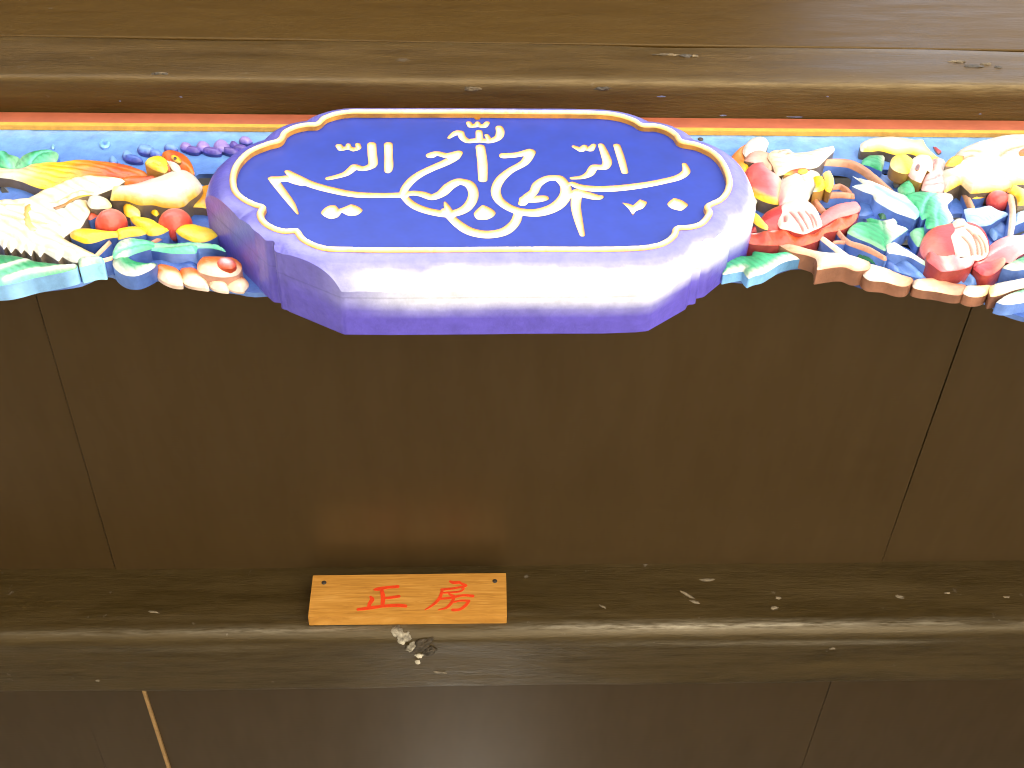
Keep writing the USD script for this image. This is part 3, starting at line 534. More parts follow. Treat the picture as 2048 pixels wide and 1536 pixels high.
E('wing', 'R1', [(690, 410), (760, 350), (850, 340), (980, 338), (1040, 380), (1200, 372), (1400, 320), (1560, 285), (1582, 320), (1500, 420), (1420, 500), (1340, 565), (1200, 585), (1050, 595), (920, 655), (800, 690), (760, 540), (715, 470)], [(0, (.8, .66, .4)), (.2, W), (1, W)], 'x', lift=.036, h=.008, parent=bird, sp=.0022, cuts=(1.2, .011, .0016, (.55, .30, .10)), edge=((.66, .22, .2), .0022, 'up'), ribs=[[(830, 400), (880, 375)], [(920, 440), (960, 410)]], ribcol=(.45, .22, .08), ribw=.0022)
head = thing('head', bird)
E('face', 'R1', [(870, 750), (920, 670), (1080, 640), (1250, 620), (1370, 655), (1405, 740), (1385, 850), (1290, 895), (1240, 985), (1190, 1045), (1210, 1080), (850, 1080), (840, 980), (860, 850)], [(0, PK), (.15, W), (1, W)], 'x', lift=.036, h=.012, parent=head, ribs=[[(1080, 700), (1130, 770), (1165, 820)]], ribcol=(.35, .3, .25), ribw=.0011)
E('eye_patch', 'R1', [(905, 665), (1000, 600), (1100, 578), (1200, 575), (1270, 610), (1200, 645), (1050, 655)], [(0, YE), (.4, RO), (1, BR)], 'x', lift=.046, h=.003, parent=head, wav=.0003)
E('eye', 'R1', ell('R1', 1160, 612, 68, 36), [(0, YE), (1, (.5, .3, .04))], 'edge', lift=.0485, h=.002, parent=head, wav=.0002, sp=.002)
E('beak', 'R1', [(1290, 700), (1420, 690), (1455, 770), (1435, 855), (1340, 885), (1290, 885), (1330, 800)], [(0, W), (.35, YE), (1, YE)], 'x', lift=.046, h=.005, parent=head)
E('beak', 'R1', [(1425, 640), (1520, 615), (1565, 700), (1565, 790), (1520, 895), (1465, 875), (1440, 800), (1445, 720)], [(0, YE), (.6, (.84, .62, .12)), (1, (.82, .5, .3))], 'z', lift=.044, h=.005, parent=head)
E('claw', 'R1', [(430, 925), (560, 1000), (505, 1090), (440, 1075), (400, 1000)], [(0, CR), (1, W)], 'x', lift=.026, h=.005, parent=bird)
E('claw', 'R3', [(420, -40), (540, -10), (660, 105), (705, 160), (690, 200), (590, 165), (480, 70)], [(0, (.7, .32, .04)), (.5, YE), (1, (.82, .5, .12))], 'x', lift=.040, h=.005, parent=bird)

pom = thing('pomegranate', frieze, label='split red pomegranate showing white seeds, right beside the plaque')
E('rind', 'R3', [(440, 230), (560, 110), (620, 20), (720, -50), (860, -95), (1000, -130), (1200, -120), (1330, -40), (1400, 60), (1420, 170), (1300, 230), (1000, 250), (700, 240)], [(0, (.45, .03, .03)), (.4, RD), (1, RD)], 'x', lift=.030, h=.015, parent=pom)
E('seeds', 'R3', [(850, -60), (870, -105), (1040, -190), (1190, -180), (1310, -100), (1395, 50), (1412, 150), (1300, 205), (1180, 255), (1060, 235), (980, 205), (860, 180), (820, 80)], [(0, W), (.6, W), (1, (.82, .7, .6))], 'x', lift=.040, h=.010, parent=pom, ribs=[[(980, 20), (1060, 120), (1160, 245)], [(1085, 25), (1140, 110), (1220, 215)], [(1180, 10), (1240, 90), (1300, 195)], [(1255, 40), (1300, 110), (1345, 185)], [(910, 60), (915, 130)]], ribcol=(.36, .05, .04), ribw=.0021, ribd=.003, sp=.0021)
E('petal', 'R1', [(1380, 1210), (1500, 1105), (1700, 1040), (1860, 1025), (1915, 1070), (1910, 1140), (1600, 1240), (1420, 1340), (1200, 1430), (1300, 1300)], [(0, (.6, .1, .08)), (.5, (.70, .15, .15)), (1, PK)], 'x', lift=.038, h=.006, parent=pom)
E('petal', 'R3', [(345, 330), (370, 262), (600, 232), (860, 205), (990, 240), (1180, 262), (1400, 185), (1600, 55), (1890, -75), (1890, 0), (1825, 110), (1700, 190), (1600, 215), (1450, 245), (1410, 315), (1260, 382), (1060, 425), (880, 402), (700, 402), (480, 388)], [(0, (.42, .05, .03)), (.3, RO), (.7, (.66, .1, .03)), (1, (.70, .12, .05))], 'x', lift=.034, h=.003, parent=pom, folds=(.0, 6.5, .0026), edge=((.8, .42, .38), .0035, 'up'))
E('leaf', 'R3', [(90, 740), (140, 620), (240, 560), (480, 545), (500, 488), (600, 500), (760, 520), (950, 498), (1130, 515), (1260, 550), (1240, 570), (1060, 590), (900, 630), (760, 710), (640, 780), (520, 810), (445, 845), (400, 800), (370, 745), (250, 765), (105, 795)], [(0, (.1, .5, .3)), (.3, GR), (.8, (.04, .5, .25)), (1, MI)], 'x', lift=.026, edge=(W, .010, 'low'), side=(.14, .36, .66), label='green leaf with a white edge', **gl)
# boughs
bw = [(0, BR), (.5, PB), (1, TAN)]
limb('bough', 'R1', [(1430, 520, 40), (1600, 520, 58), (1780, 540, 66), (1950, 620, 66), (2080, 720, 60), (2240, 850, 50), (2350, 930, 30)], [(0, (.66, .36, .22)), (.4, (.40, .17, .085)), (1, (.46, .22, .11))], mode='x', lift=.026, h=.009, edge=(TAN, .005, 'up'))
limb('bough', 'R1', [(1520, 850, 30), (1640, 830, 40), (1740, 890, 42), (1800, 970, 40)], (.46, .18, .09), lift=.022, h=.007)
limb('bough', 'R1', [(1820, 965, 30), (1640, 945, 42), (1450, 960, 44), (1290, 1000, 44), (1360, 1090, 46), (1450, 1190, 34)], (.50, .20, .10), lift=.026, h=.008)
bo = thing('bough', frieze, label='long stepped brown bough along the bottom edge, cream where it bulges')
sg = [(0, TAN), (.35, W), (.6, TAN), (1, BR)]
E('bough_scale', 'R4', [(1600, 950), (1850, 885), (2048, 850), (2250, 800), (2250, 900), (1900, 1000), (1700, 1070), (1605, 1085)], [(0, CR), (.5, W), (1, TAN)], 'x', lift=.030, h=.006, parent=bo)
E('bough_scale', 'R4', [(1260, 955), (1450, 945), (1650, 925), (1610, 970), (1535, 1065), (1350, 1085), (1250, 1045)], [(0, W), (.5, CR), (1, PB)], 'x', lift=.026, h=.006, parent=bo)
E('bough_scale', 'R4', [(580, 870), (700, 850), (880, 850), (1100, 915), (1280, 940), (1300, 965), (1250, 1045), (1150, 1062), (880, 1015), (700, 995), (585, 965)], [(0, W), (.35, TAN), (.7, PB), (1, BR)], 'x', lift=.024, h=.006, parent=bo, edge=(BR, .006, 'up'))
E('bough_scale', 'R4', [(-80, 800), (-20, 650), (200, 705), (450, 812), (590, 855), (520, 935), (430, 945), (200, 885), (0, 865)], [(0, W), (.3, W), (.6, TAN), (1, BR)], 'x', lift=.028, h=.006, parent=bo, edge=((.7, .36, .22), .006, 'up'))
E('bough_scale', 'R3', [(840, 395), (1000, 412), (1250, 470), (1500, 512), (1640, 520), (1840, 560), (2060, 655), (2030, 720), (1960, 735), (1850, 742), (1720, 692), (1600, 692), (1345, 732), (1330, 580), (1250, 545), (1000, 485)], [(0, PB), (.3, TAN), (.5, W), (.8, (.82, .66, .46)), (1, PB)], 'x', lift=.034, h=.007, parent=bo, edge=((.62, .28, .16), .005, 'low'))
limb('twig', 'R3', [(1420, 330, 30), (1550, 430, 34), (1720, 560, 44)], (.80, .62, .46), lift=.036, h=.006)
limb('twig', 'R3', [(1620, 230, 30), (1690, 320, 32), (1770, 385, 36), (1900, 430, 40), (2050, 490, 38), (2240, 590, 30)], PB, lift=.030, h=.006)
limb('twig', 'R3', [(1560, 380, 16), (1650, 375, 20), (1740, 385, 24)], PB, lift=.028, h=.005)
E('leaf', 'R3', [(1830, 480), (1900, 490), (2060, 560), (2180, 620), (2150, 660), (2000, 610), (1890, 560)], [(0, DG), (1, (.02, .22, .1))], 'x', lift=.018, label='dark green leaf', **gl)
# big blue folds under the leaf
E('blue_fold', 'R4', [(235, 460), (330, 400), (600, 560), (920, 735), (1330, 715), (1490, 830), (1420, 920), (1200, 925), (900, 905), (560, 810), (225, 690)], [(0, BL), (.3, (.12, .26, .62)), (.6, BL), (.8, (.12, .26, .6)), (1, (.04, .09, .36))], 'x', lift=.020, h=.006, folds=(.5, 5.5, .0045))
E('leaf', 'R4', [(235, 390), (330, 368), (460, 440), (700, 590), (930, 725), (890, 745), (700, 650), (540, 560), (390, 525), (250, 505)], [(0, W), (.5, W), (1, MI)], 'x', lift=.036, label='narrow white edged leaf', h=.004)
E('leaf', 'R4', [(-285, 240), (-220, 140), (-120, 100), (-15, 110), (-40, 55), (20, 52), (100, 70), (230, 72), (310, 52), (372, 95), (360, 135), (520, 188), (440, 250), (320, 335), (275, 385), (245, 440), (220, 485), (100, 425), (0, 372), (-150, 312)], [(0, LG), (.12, (.1, .55, .25)), (.3, GR), (.56, GR), (.70, W), (1, W)], 'x', lift=.032, edge=(LG, .005, 'low'), ribs=[[(160, 80), (190, 250), (210, 450)]], ribcol=(.02, .25, .09), ribw=.0014, label='broad green leaf with a white lobe', **gl)
E('leaf', 'R2', [(50, 980), (200, 1075), (350, 1155), (500, 1200), (420, 1225), (150, 1250), (110, 1160)], [(0, DG), (1, GR)], 'x', lift=.016, label='dark green leaf', **gl)
E('leaf', 'R2', [(-220, 675), (-60, 735), (0, 745), (120, 795), (330, 890), (500, 950), (600, 1060), (680, 1180), (610, 1250), (480, 1205), (350, 1160), (200, 1080), (70, 990), (50, 930), (-80, 880), (-230, 810), (-70, 790)], [(0, (.5, .74, .55)), (.25, W), (.5, (.55, .78, .72)), (.75, W), (1, MI)], 'x', lift=.034, ribs=[[(80, 850), (280, 980), (480, 1090), (630, 1200)]], ribcol=(.2, .66, .55), ribw=.006, ribd=.001, label='long pale green leaf slanting down', **gl)
E('leaf', 'R2', [(480, 945), (600, 898), (800, 900), (940, 905), (1080, 925), (1115, 958), (1035, 1065), (1100, 1200), (1112, 1260), (1060, 1310), (1000, 1360), (760, 1370), (740, 1300), (760, 1230), (700, 1260), (660, 1160), (580, 1050)], [(0, (.03, .4, .16)), (.35, GR), (.55, MI), (.72, W), (1, W)], 'x', lift=.036, ribs=[[(690, 1250), (720, 1080), (800, 960), (880, 920)], [(900, 1360), (880, 1200), (920, 1060)]], ribcol=MI, ribw=.0028, label='arched green and white leaf', **gl)
E('leaf', 'R2', [(378, 845), (440, 780), (545, 728), (575, 800), (605, 885), (480, 945), (410, 915)], [(0, LG), (.3, GR), (1, (.1, .5, .25))], 'x', lift=.028, label='small green leaf', **gl)
E('leaf', 'R2', [(-90, 470), (0, 418), (100, 415), (208, 422), (200, 510), (170, 615), (110, 592), (0, 545), (-100, 520)], [(0, (.08, .36, .2)), (.6, GR), (1, W)], 'x', lift=.022, label='small green leaf', **gl)
E('leaf', 'R4', [(540, 240), (600, 200), (780, 185), (740, 270), (690, 410), (640, 425), (590, 360)], [(0, LG), (.5, (.1, .45, .2)), (1, GR)], 'x', lift=.024, label='small green leaf', **gl)

bird = thing('bird', frieze, label='white bird with a yellow beak and pink neck at the right edge')
E('wing', 'R2', [(-110, 250), (60, 185), (300, 170), (560, 205), (720, 205), (770, 300), (900, 430), (1000, 490), (830, 475), (650, 420), (540, 385), (340, 395), (150, 345), (0, 355), (-110, 350)], [(0, W), (.5, W), (.85, (.84, .7, .3)), (1, OR)], 'x', lift=.026, h=.007, parent=bird, edge=(YE, .012, 'low'))
E('body', 'R2', [(965, 600), (1090, 500), (1150, 380), (1300, 295), (1500, 230), (1700, 180), (2150, 150), (2600, 200), (2600, 800), (2100, 790), (1920, 800), (1840, 880), (1600, 890), (1340, 910), (1210, 785), (1120, 835), (1000, 905), (965, 800)], [(0, W), (.5, W), (1, W)], 'x', lift=.034, h=.013, w=.03, parent=bird, sp=.0026, cuts=(1.0, .016, .0018, (.60, .38, .10)), edge=((.66, .40, .03), .010, 'low'), ribs=[[(1240, 425), (1330, 418), (1430, 432)], [(1010, 555), (1120, 545), (1320, 490)], [(1700, 500), (1800, 420), (2050, 360)]], ribcol=(.62, .25, .1), ribw=.003)
E('wing_root', 'R2', [(1000, 545), (1040, 470), (1160, 400), (1260, 410), (1240, 470), (1120, 545)], [(0, OR), (.5, YE), (1, RO)], 'x', lift=.046, h=.003, parent=bird, wav=.0004)
E('wing_spot', 'R2', [(1975, 375), (2040, 310), (2130, 290), (2130, 410), (1995, 405)], [(0, OR), (1, (.4, .05, .02))], 'x', lift=.048, h=.003, parent=bird, wav=.0004)
E('neck', 'R2', [(820, 470), (920, 460), (1010, 490), (1000, 580), (985, 890), (820, 890), (690, 865), (760, 650), (820, 620)], [(0, (.66, .36, .33)), (.5, (.74, .42, .40)), (1, W)], 'x', lift=.032, h=.008, parent=bird, ribs=[[(750, 770), (840, 760), (920, 700)], [(740, 830), (830, 835), (960, 810)], [(860, 490), (870, 560)]], ribcol=(.35, .16, .15), ribw=.0015)
head = thing('head', bird)
E('face', 'R2', [(565, 460), (640, 418), (800, 435), (838, 480), (825, 650), (770, 600), (690, 770), (570, 720), (500, 645)], [(0, (.66, .36, .33)), (.4, (.76, .5, .46)), (.6, W), (1, W)], 'xz', lift=.038, h=.009, parent=head, ribs=[[(770, 600), (740, 700), (680, 830)]], ribcol=(.18, .09, .06), ribw=.002)
E('eye', 'R2', ell('R2', 645, 555, 26, 44, a=.4), [(0, (.3, .15, .12)), (1, (.12, .05, .05))], 'edge', lift=.048, h=.001, parent=head, wav=.0002, sp=.002)
E('beak', 'R2', [(285, 480), (330, 420), (470, 408), (570, 465), (595, 540), (500, 650), (380, 625), (295, 570)], [(0, (.84, .70, .35)), (.5, YE), (1, (.84, .66, .1))], 'x', lift=.042, h=.007, parent=head)
E('chin', 'R2', [(360, 630), (500, 650), (690, 770), (680, 845), (600, 800), (520, 700)], [(0, OR), (.5, OC), (1, (.3, .22, .03))], 'x', lift=.028, h=.004, parent=head)
E('claw', 'R2', [(1815, 885), (1920, 790), (1990, 850), (2080, 880), (2080, 1050), (1960, 1070), (1930, 940)], [(0, OR), (.4, YE), (1, W)], 'x', lift=.040, h=.006, parent=bird)
E('feather_spot', 'R2', [(850, 280), (900, 310), (960, 355), (920, 380), (880, 340)], [(0, (.5, .08, .08)), (1, RD)], 'x', lift=.006, h=.003, parent=bird, sp=.002)
limb('twig', 'R2', [(1190, 800, 30), (1270, 930, 44), (1350, 1110, 50)], [(0, BR), (1, TAN)], mode='x', lift=.022, h=.006)
fruit = thing('red_fruit', frieze)
ball('berry', 1738+1700/6.606, 250+1010/6.606, 22, (.55, .06, .05), fruit, .026, (.78, .36, .34))
E('calyx', 'R2', [(1320, 960), (1400, 900), (1600, 885), (1650, 930), (1520, 960), (1400, 980)], [(0, YE), (1, RO)], 'x', lift=.026, h=.004)
limb('twig', 'R2', [(1860, 930, 55), (1895, 1080, 42), (1890, 1300, 42), (1850, 1540, 30)], [(0, W), (1, TAN)], mode='z', lift=.034, h=.006)
E('leaf', 'R2', [(1255, 1115), (1400, 1112), (1600, 1085), (1720, 1150), (1850, 1185), (1700, 1260), (1600, 1320), (1470, 1340), (1310, 1310), (1270, 1200)], [(0, (.22, .42, .7)), (1, (.55, .72, .82))], 'z', lift=.028, label='pale blue leaf', **gl)
E('leaf', 'R2', [(1930, 1185), (2080, 1130), (2250, 1100), (2250, 1230), (2080, 1270), (1930, 1330)], [(0, (.3, .5, .75)), (1, (.6, .75, .82))], 'z', lift=.028, label='pale blue leaf', **gl)

pom = thing('pomegranate', frieze, label='split red pomegranate showing white seeds above the bough at the right edge')
E('rind', 'R4', [(685, 520), (700, 330), (800, 210), (980, 150), (1300, 130), (1480, 200), (1570, 330), (1595, 430), (1560, 570), (1400, 660), (1150, 660), (900, 660), (760, 600)], [(0, PK), (.14, (.62, .12, .08)), (.3, RD), (1, RD)], 'x', lift=.030, h=.016, parent=pom)
E('seeds', 'R4', [(1025, 330), (1085, 230), (1095, 120), (1140, 70), (1260, 78), (1310, 140), (1450, 200), (1540, 300), (1582, 430), (1545, 555), (1420, 605), (1300, 565), (1160, 555), (1080, 450)], [(0, W), (.6, W), (1, (.84, .68, .4))], 'x', lift=.040, h=.010, parent=pom, ribs=[[(1270, 250), (1370, 370), (1420, 560)], [(1210, 350), (1300, 450), (1350, 560)], [(1360, 320), (1440, 420), (1480, 560)], [(1430, 330), (1500, 420), (1530, 520)], [(1150, 210), (1230, 205)]], ribcol=(.38, .09, .025), ribw=.0021, ribd=.003, sp=.0021)
E('petal', 'R4', [(1580, 430), (1680, 340), (1800, 290), (2048, 262), (2200, 260), (2200, 440), (2048, 510), (1960, 565), (1890, 650), (1780, 620), (1640, 640), (1500, 660), (1380, 690), (1390, 640), (1560, 520)], [(0, (.62, .06, .05)), (.4, (.66, .13, .14)), (.8, (.78, .4, .4)), (1, W)], 'x', lift=.036, h=.006, parent=pom, edge=(PK, .004, 'up'), ribs=[[(1450, 650), (1700, 480), (2050, 360)]], ribcol=(.8, .42, .42), ribw=.002)
E('petal', 'R4', [(1370, 705), (1440, 655), (1620, 610), (1830, 540), (1805, 630), (1720, 725), (1580, 805), (1490, 795), (1430, 755)], [(0, (.5, .06, .08)), (.4, RD), (.75, (.7, .16, .1)), (1, W)], 'x', lift=.036, h=.006, parent=pom)
E('petal', 'R4', [(755, 530), (790, 488), (950, 540), (1120, 552), (1160, 572), (1380, 535), (1395, 600), (1350, 675), (1200, 725), (950, 748), (870, 690), (760, 600)], [(0, (.36, .05, .03)), (.25, (.5, .1, .1)), (.42, W), (.55, (.7, .2, .22)), (.75, W), (1, (.8, .5, .46))], 'x', lift=.044, h=.004, parent=pom, folds=(.0, 2.2, .003), edge=((.66, .1, .12), .004, 'low'))
E('leaf', 'R4', [(1750, 700), (1900, 620), (2100, 545), (2250, 540), (2250, 700), (2100, 715), (1900, 735)], [(0, W), (.5, GR), (1, (.04, .4, .2))], 'z', lift=.034, label='green leaf', **gl)
E('leaf', 'R4', [(1680, 1155), (1800, 1075), (2048, 990), (2250, 930), (2250, 1130), (2048, 1160), (1950, 1175), (1780, 1185)], [(0, W), (.35, (.6, .8, .68)), (.6, GR), (1, (.05, .4, .2))], 'z', lift=.028, label='green leaf with a white edge', **gl)
E('blue_fold', 'R4', [(1560, 140), (1700, 60), (1790, 30), (1800, 280), (1650, 340), (1580, 240)], [(0, LB), (1, (.03, .06, .26))], 'x', lift=.010, h=.004, folds=(.3, 2, .002))
E('blue_fold', 'R3', [(320, 390), (500, 400), (820, 400), (830, 470), (760, 515), (500, 480), (320, 520)], [(0, BL), (.5, (.09, .2, .56)), (1, BL)], 'x', lift=.014, h=.003, folds=(0, 3, .002))
E('blue_fold', 'R1', [(1840, 830), (2048, 900), (2120, 960), (2150, 1100), (2000, 1200), (1900, 1200), (1915, 1050), (1850, 950)], [(0, (.06, .13, .36)), (1, (.03, .08, .26))], 'z', lift=.010, h=.003)
# more of the same carving beyond both edges of the picture
for i, (bx, bz, c) in enumerate([(-.72, 2.98, GR), (-.86, 3.12, OR), (-.80, 2.86, MI), (-1.0, 2.95, GR), (-.98, 3.16, YE), (.98, 3.05, GR), (1.02, 2.86, MI), (1.1, 3.16, W), (1.16, 2.95, RO), (1.25, 3.1, GR)]):
    a = .6*math.sin(i*2.3); q = [(bx+.075*math.cos(t)*math.cos(a)-.034*math.sin(t)*math.sin(a), bz+.075*math.cos(t)*math.sin(a)+.034*math.sin(t)*math.cos(a)) for t in np.linspace(0, 2*math.pi, 20, endpoint=False)]
    puff('leaf', Polygon(q), Y_BED-.03, Y_BED+.001, .007, frieze, [(0, c), (1, W)], 'x', sp=.007)

# ------------------------------------------------------------------ the calligraphy plaque
plaque = thing('calligraphy_plaque', label='lobed blue plaque with gold calligraphy and a thick lavender rim, mounted over the carved board', cat='plaque')
c1 = [(1000, 80), (900, 80), (800, 95), (730, 120), (680, 160), (620, 163), (540, 180), (480, 210), (440, 265), (370, 285), (260, 330), (200, 380), (160, 440), (146, 520), (165, 590), (220, 640), (290, 675), (338, 690), (320, 730), (350, 790), (420, 830), (480, 845), (552, 840), (590, 890), (660, 930), (740, 955), (900, 962), (1100, 965), (1400, 964)]
c2 = [(0, 962), (500, 960), (1000, 957), (1150, 945), (1240, 920), (1305, 870), (1325, 825), (1400, 820), (1470, 800), (1520, 750), (1532, 720), (1520, 685), (1590, 650), (1640, 600), (1660, 530), (1640, 450), (1600, 380), (1540, 330), (1450, 290), (1350, 268), (1320, 230), (1270, 195), (1190, 170), (1100, 165), (1060, 140), (980, 110), (880, 92), (700, 85), (400, 83), (0, 80)]
ctr = spline(xz(src('P1', c1)+src('P2', c2), Y_FACE), 6)
gold_c = clean(Polygon(ctr))
gold_out, gold_in = clean(gold_c.buffer(.0042)), clean(gold_c.buffer(-.0042))
outer = clean(gold_c.buffer(BEV, join_style='mitre', mitre_limit=2.0).simplify(.0004))
cc_ = np.array(gold_c.exterior.coords)[:-1]
for fr, p in [('P1', (680, 160)), ('P1', (440, 265)), ('P1', (338, 690)), ('P1', (552, 840)), ('P2', (1325, 825)), ('P2', (1520, 685)), ('P2', (1350, 268)), ('P2', (1100, 165))]:
    c = xz(src(fr, [p]), Y_FACE)[0]; k = np.argmin(((cc_-c)**2).sum(1)); c = cc_[k]
    a, b = cc_[(k-5) % len(cc_)]-c, cc_[(k+5) % len(cc_)]-c; nn_ = a/np.linalg.norm(a)+b/np.linalg.norm(b); nn_ /= np.linalg.norm(nn_)
    if gold_c.contains(Point(c+nn_*.004)): nn_ = -nn_
    tt = np.array([-nn_[1], nn_[0]]); ap = c+nn_*(BEV-.005)
    outer = outer.difference(Polygon([ap, c+nn_*(BEV+.016)+tt*.034, c+nn_*(BEV+.016)-tt*.034]))
zc = (outer.bounds[1]+outer.bounds[3])/2
def half(p, q):      # keep the side that holds the centre
    p, q = np.array(p), np.array(q); t = (q-p)/np.linalg.norm(q-p); nn2 = np.array([-t[1], t[0]]); cc2 = np.array(gold_c.centroid.coords[0])
    if np.dot(cc2-p, nn2) < 0: nn2 = -nn2
    return Polygon([p-t*2, p+t*2, p+t*2+nn2*3, p-t*2+nn2*3])
for a, b in (((555, 611), (682, 664)), ((1398, 601), (1286, 665)), ((488, 546), (553, 608)), ((1399, 599), (1446, 560))):
    p, q = xz([a, b], Y_BED)
    outer = outer.intersection(half(p, q)).intersection(half((p[0], 2*zc-p[1]), (q[0], 2*zc-q[1])))
outer = outer.union(gold_c.buffer(.016))
for a, b in (((553, 609), (.012, .030)), ((1399, 600), (-.012, .030))):
    p = xz([a], Y_BED)[0]; cc2 = np.array(gold_c.centroid.coords[0])
    for sz in (1, -1):
        q = np.array([p[0], p[1] if sz > 0 else 2*zc-p[1]]); dn = (cc2-q)/np.linalg.norm(cc2-q); tt = np.array([-dn[1], dn[0]])
        outer = outer.difference(Polygon([q+dn*.009, q-dn*.012+tt*.020, q-dn*.012-tt*.020]))
outer = clean(outer.buffer(-.003).buffer(.006).buffer(-.003))
ring = Polygon(outer.exterior.coords, [gold_out.exterior.coords])
pts, tri, rings = fill(ring, .0042, 3)
d = shapely.distance(shapely.points(pts), gold_out); d[rings[0]:rings[0]+rings[1]] = 0
wd = BEV-.0042; u = np.clip(d/wd, 0, 1.15)
yy = Y_FACE + .039*(1-np.sqrt(np.clip(1-np.clip(u, 0, 1)**2*.97, 0, 1))) + (u > 1)*(u-1)*.02
V = np.c_[pts[:, 0], yy, pts[:, 1]]
n_in = trimesh.Trimesh(V, tri, process=False).vertex_normals.copy()
if n_in[:, 1].mean() > 0: tri = tri[:, ::-1]; n_in = -n_in
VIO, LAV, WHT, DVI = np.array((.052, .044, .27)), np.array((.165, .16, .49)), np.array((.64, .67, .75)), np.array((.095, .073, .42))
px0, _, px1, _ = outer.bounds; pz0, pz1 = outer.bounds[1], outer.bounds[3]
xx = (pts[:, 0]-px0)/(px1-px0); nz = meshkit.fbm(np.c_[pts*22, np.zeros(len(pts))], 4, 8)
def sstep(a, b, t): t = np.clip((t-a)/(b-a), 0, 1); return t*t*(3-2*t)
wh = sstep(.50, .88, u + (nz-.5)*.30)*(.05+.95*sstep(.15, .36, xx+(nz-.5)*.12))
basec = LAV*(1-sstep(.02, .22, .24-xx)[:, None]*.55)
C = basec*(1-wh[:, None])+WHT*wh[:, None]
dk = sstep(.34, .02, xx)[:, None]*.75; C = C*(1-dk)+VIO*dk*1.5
# the flank behind the rounded edge, painted white running out to violet at the back, with a joint groove near the front
e = pts[:rings[0]]; n = len(e); y_e = yy[:n]
t = np.roll(e, -1, 0)-np.roll(e, 1, 0); nr = np.stack([t[:, 1], -t[:, 0]], 1); nr /= np.linalg.norm(nr, axis=1, keepdims=True)+1e-9
pr_ = e+nr*.001
if shapely.contains_xy(outer, pr_[:, 0], pr_[:, 1]).mean() > .5: nr = -nr
Vs, Ns, Cs, Fs = [V], [n_in], [C], [tri]; off = len(V); rows = []
ex = (e[:, 0]-px0)/(px1-px0); en = meshkit.fbm(np.c_[e*14, np.full(n, 3.)], 3, 4)
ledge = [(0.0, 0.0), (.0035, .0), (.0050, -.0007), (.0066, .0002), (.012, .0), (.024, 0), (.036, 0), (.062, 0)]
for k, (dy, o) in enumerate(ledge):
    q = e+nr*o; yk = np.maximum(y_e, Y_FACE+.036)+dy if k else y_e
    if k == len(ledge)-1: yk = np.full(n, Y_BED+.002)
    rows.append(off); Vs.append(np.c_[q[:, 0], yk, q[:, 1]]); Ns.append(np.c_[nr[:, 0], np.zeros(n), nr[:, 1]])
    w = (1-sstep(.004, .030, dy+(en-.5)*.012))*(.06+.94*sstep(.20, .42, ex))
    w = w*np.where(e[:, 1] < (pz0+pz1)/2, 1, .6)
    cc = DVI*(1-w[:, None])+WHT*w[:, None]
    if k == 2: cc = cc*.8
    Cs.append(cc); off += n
for a, b in zip(rows[:-1], rows[1:]):
    i = np.arange(n); j = (i+1) % n
    q = np.vstack([np.c_[a+i, a+j, b+j], np.c_[a+i, b+j, b+i]]); VV = np.vstack(Vs)
    fa = np.cross(VV[q[0, 1]]-VV[q[0, 0]], VV[q[0, 2]]-VV[q[0, 0]])
    if np.dot(fa, Ns[1][0]) < 0: q = q[:, ::-1]
    Fs.append(q)
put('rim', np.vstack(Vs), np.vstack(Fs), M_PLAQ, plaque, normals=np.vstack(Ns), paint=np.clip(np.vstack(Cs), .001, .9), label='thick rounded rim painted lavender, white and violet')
# gilt moulding
gring = Polygon(gold_out.exterior.coords, [gold_in.exterior.coords])
puff('gilt_border', gring, Y_FACE-.0005, Y_FACE+.012, .0035, plaque, [(0, (.62, .32, .05)), (.3, (.78, .56, .2)), (.7, (.84, .70, .38))], 'edge', side=(.5, .23, .03), sp=.0022, wav=.0005, mat=M_PLAQ)
# blue panel with the letters cut into it
YP = Y_FACE+.006
L = []
def ink(fr, pts): L.append(stroke(fr, pts, YP))
def blot(fr, pts): L.append(Polygon(spline(xz(src(fr, pts), YP), 4)).buffer(0))
ink('Q1', [(110, 640, 32), (180, 645, 42), (270, 640, 46), (340, 670, 38), (395, 695, 22)]); ink('Q1', [(130, 655, 38), (220, 775, 34), (300, 880, 26), (352, 968, 9)])
ink('Q1', [(255, 575, 24), (330, 625, 40), (480, 695, 42), (700, 755, 42), (900, 790, 40), (1150, 797, 36), (1330, 790, 36), (1420, 775, 34), (1510, 785, 38), (1600, 815, 40), (1690, 780, 44), (1765, 710, 48), (1850, 668, 46), (1935, 685, 46), (1985, 760, 42), (1965, 860, 44), (1890, 935, 46), (1760, 970, 46), (1600, 950, 44), (1460, 905, 40), (1375, 845, 34), (1335, 780, 32), (1380, 690, 36), (1480, 605, 38), (1600, 545, 38), (1730, 490, 42), (1815, 440, 42), (1850, 400, 34)])
ink('Q1', [(1590, 425, 40), (1640, 405, 32), (1740, 425, 36), (1850, 400, 34)]); ink('Q1', [(1722, 860, 8), (1740, 900, 24), (1760, 940, 30)])
ink('Q1', [(1040, 322, 36), (1046, 420, 38), (1042, 520, 38), (960, 548, 34), (880, 530, 38), (800, 595, 32), (635, 640, 24)])
ink('Q1', [(1195, 322, 36), (1198, 440, 34), (1195, 560, 32), (1190, 575, 24)])
ink('Q1', [(735, 335, 28), (755, 365, 28), (820, 350, 24), (822, 325, 20)]); ink('Q1', [(820, 345, 24), (870, 370, 26), (915, 355, 24), (910, 320, 20)])
blot('Q1', [(570, 960), (640, 895), (700, 890), (735, 925), (790, 905), (850, 880), (920, 905), (955, 935), (900, 980), (830, 985), (760, 950), (720, 1000), (660, 1015), (600, 990)])
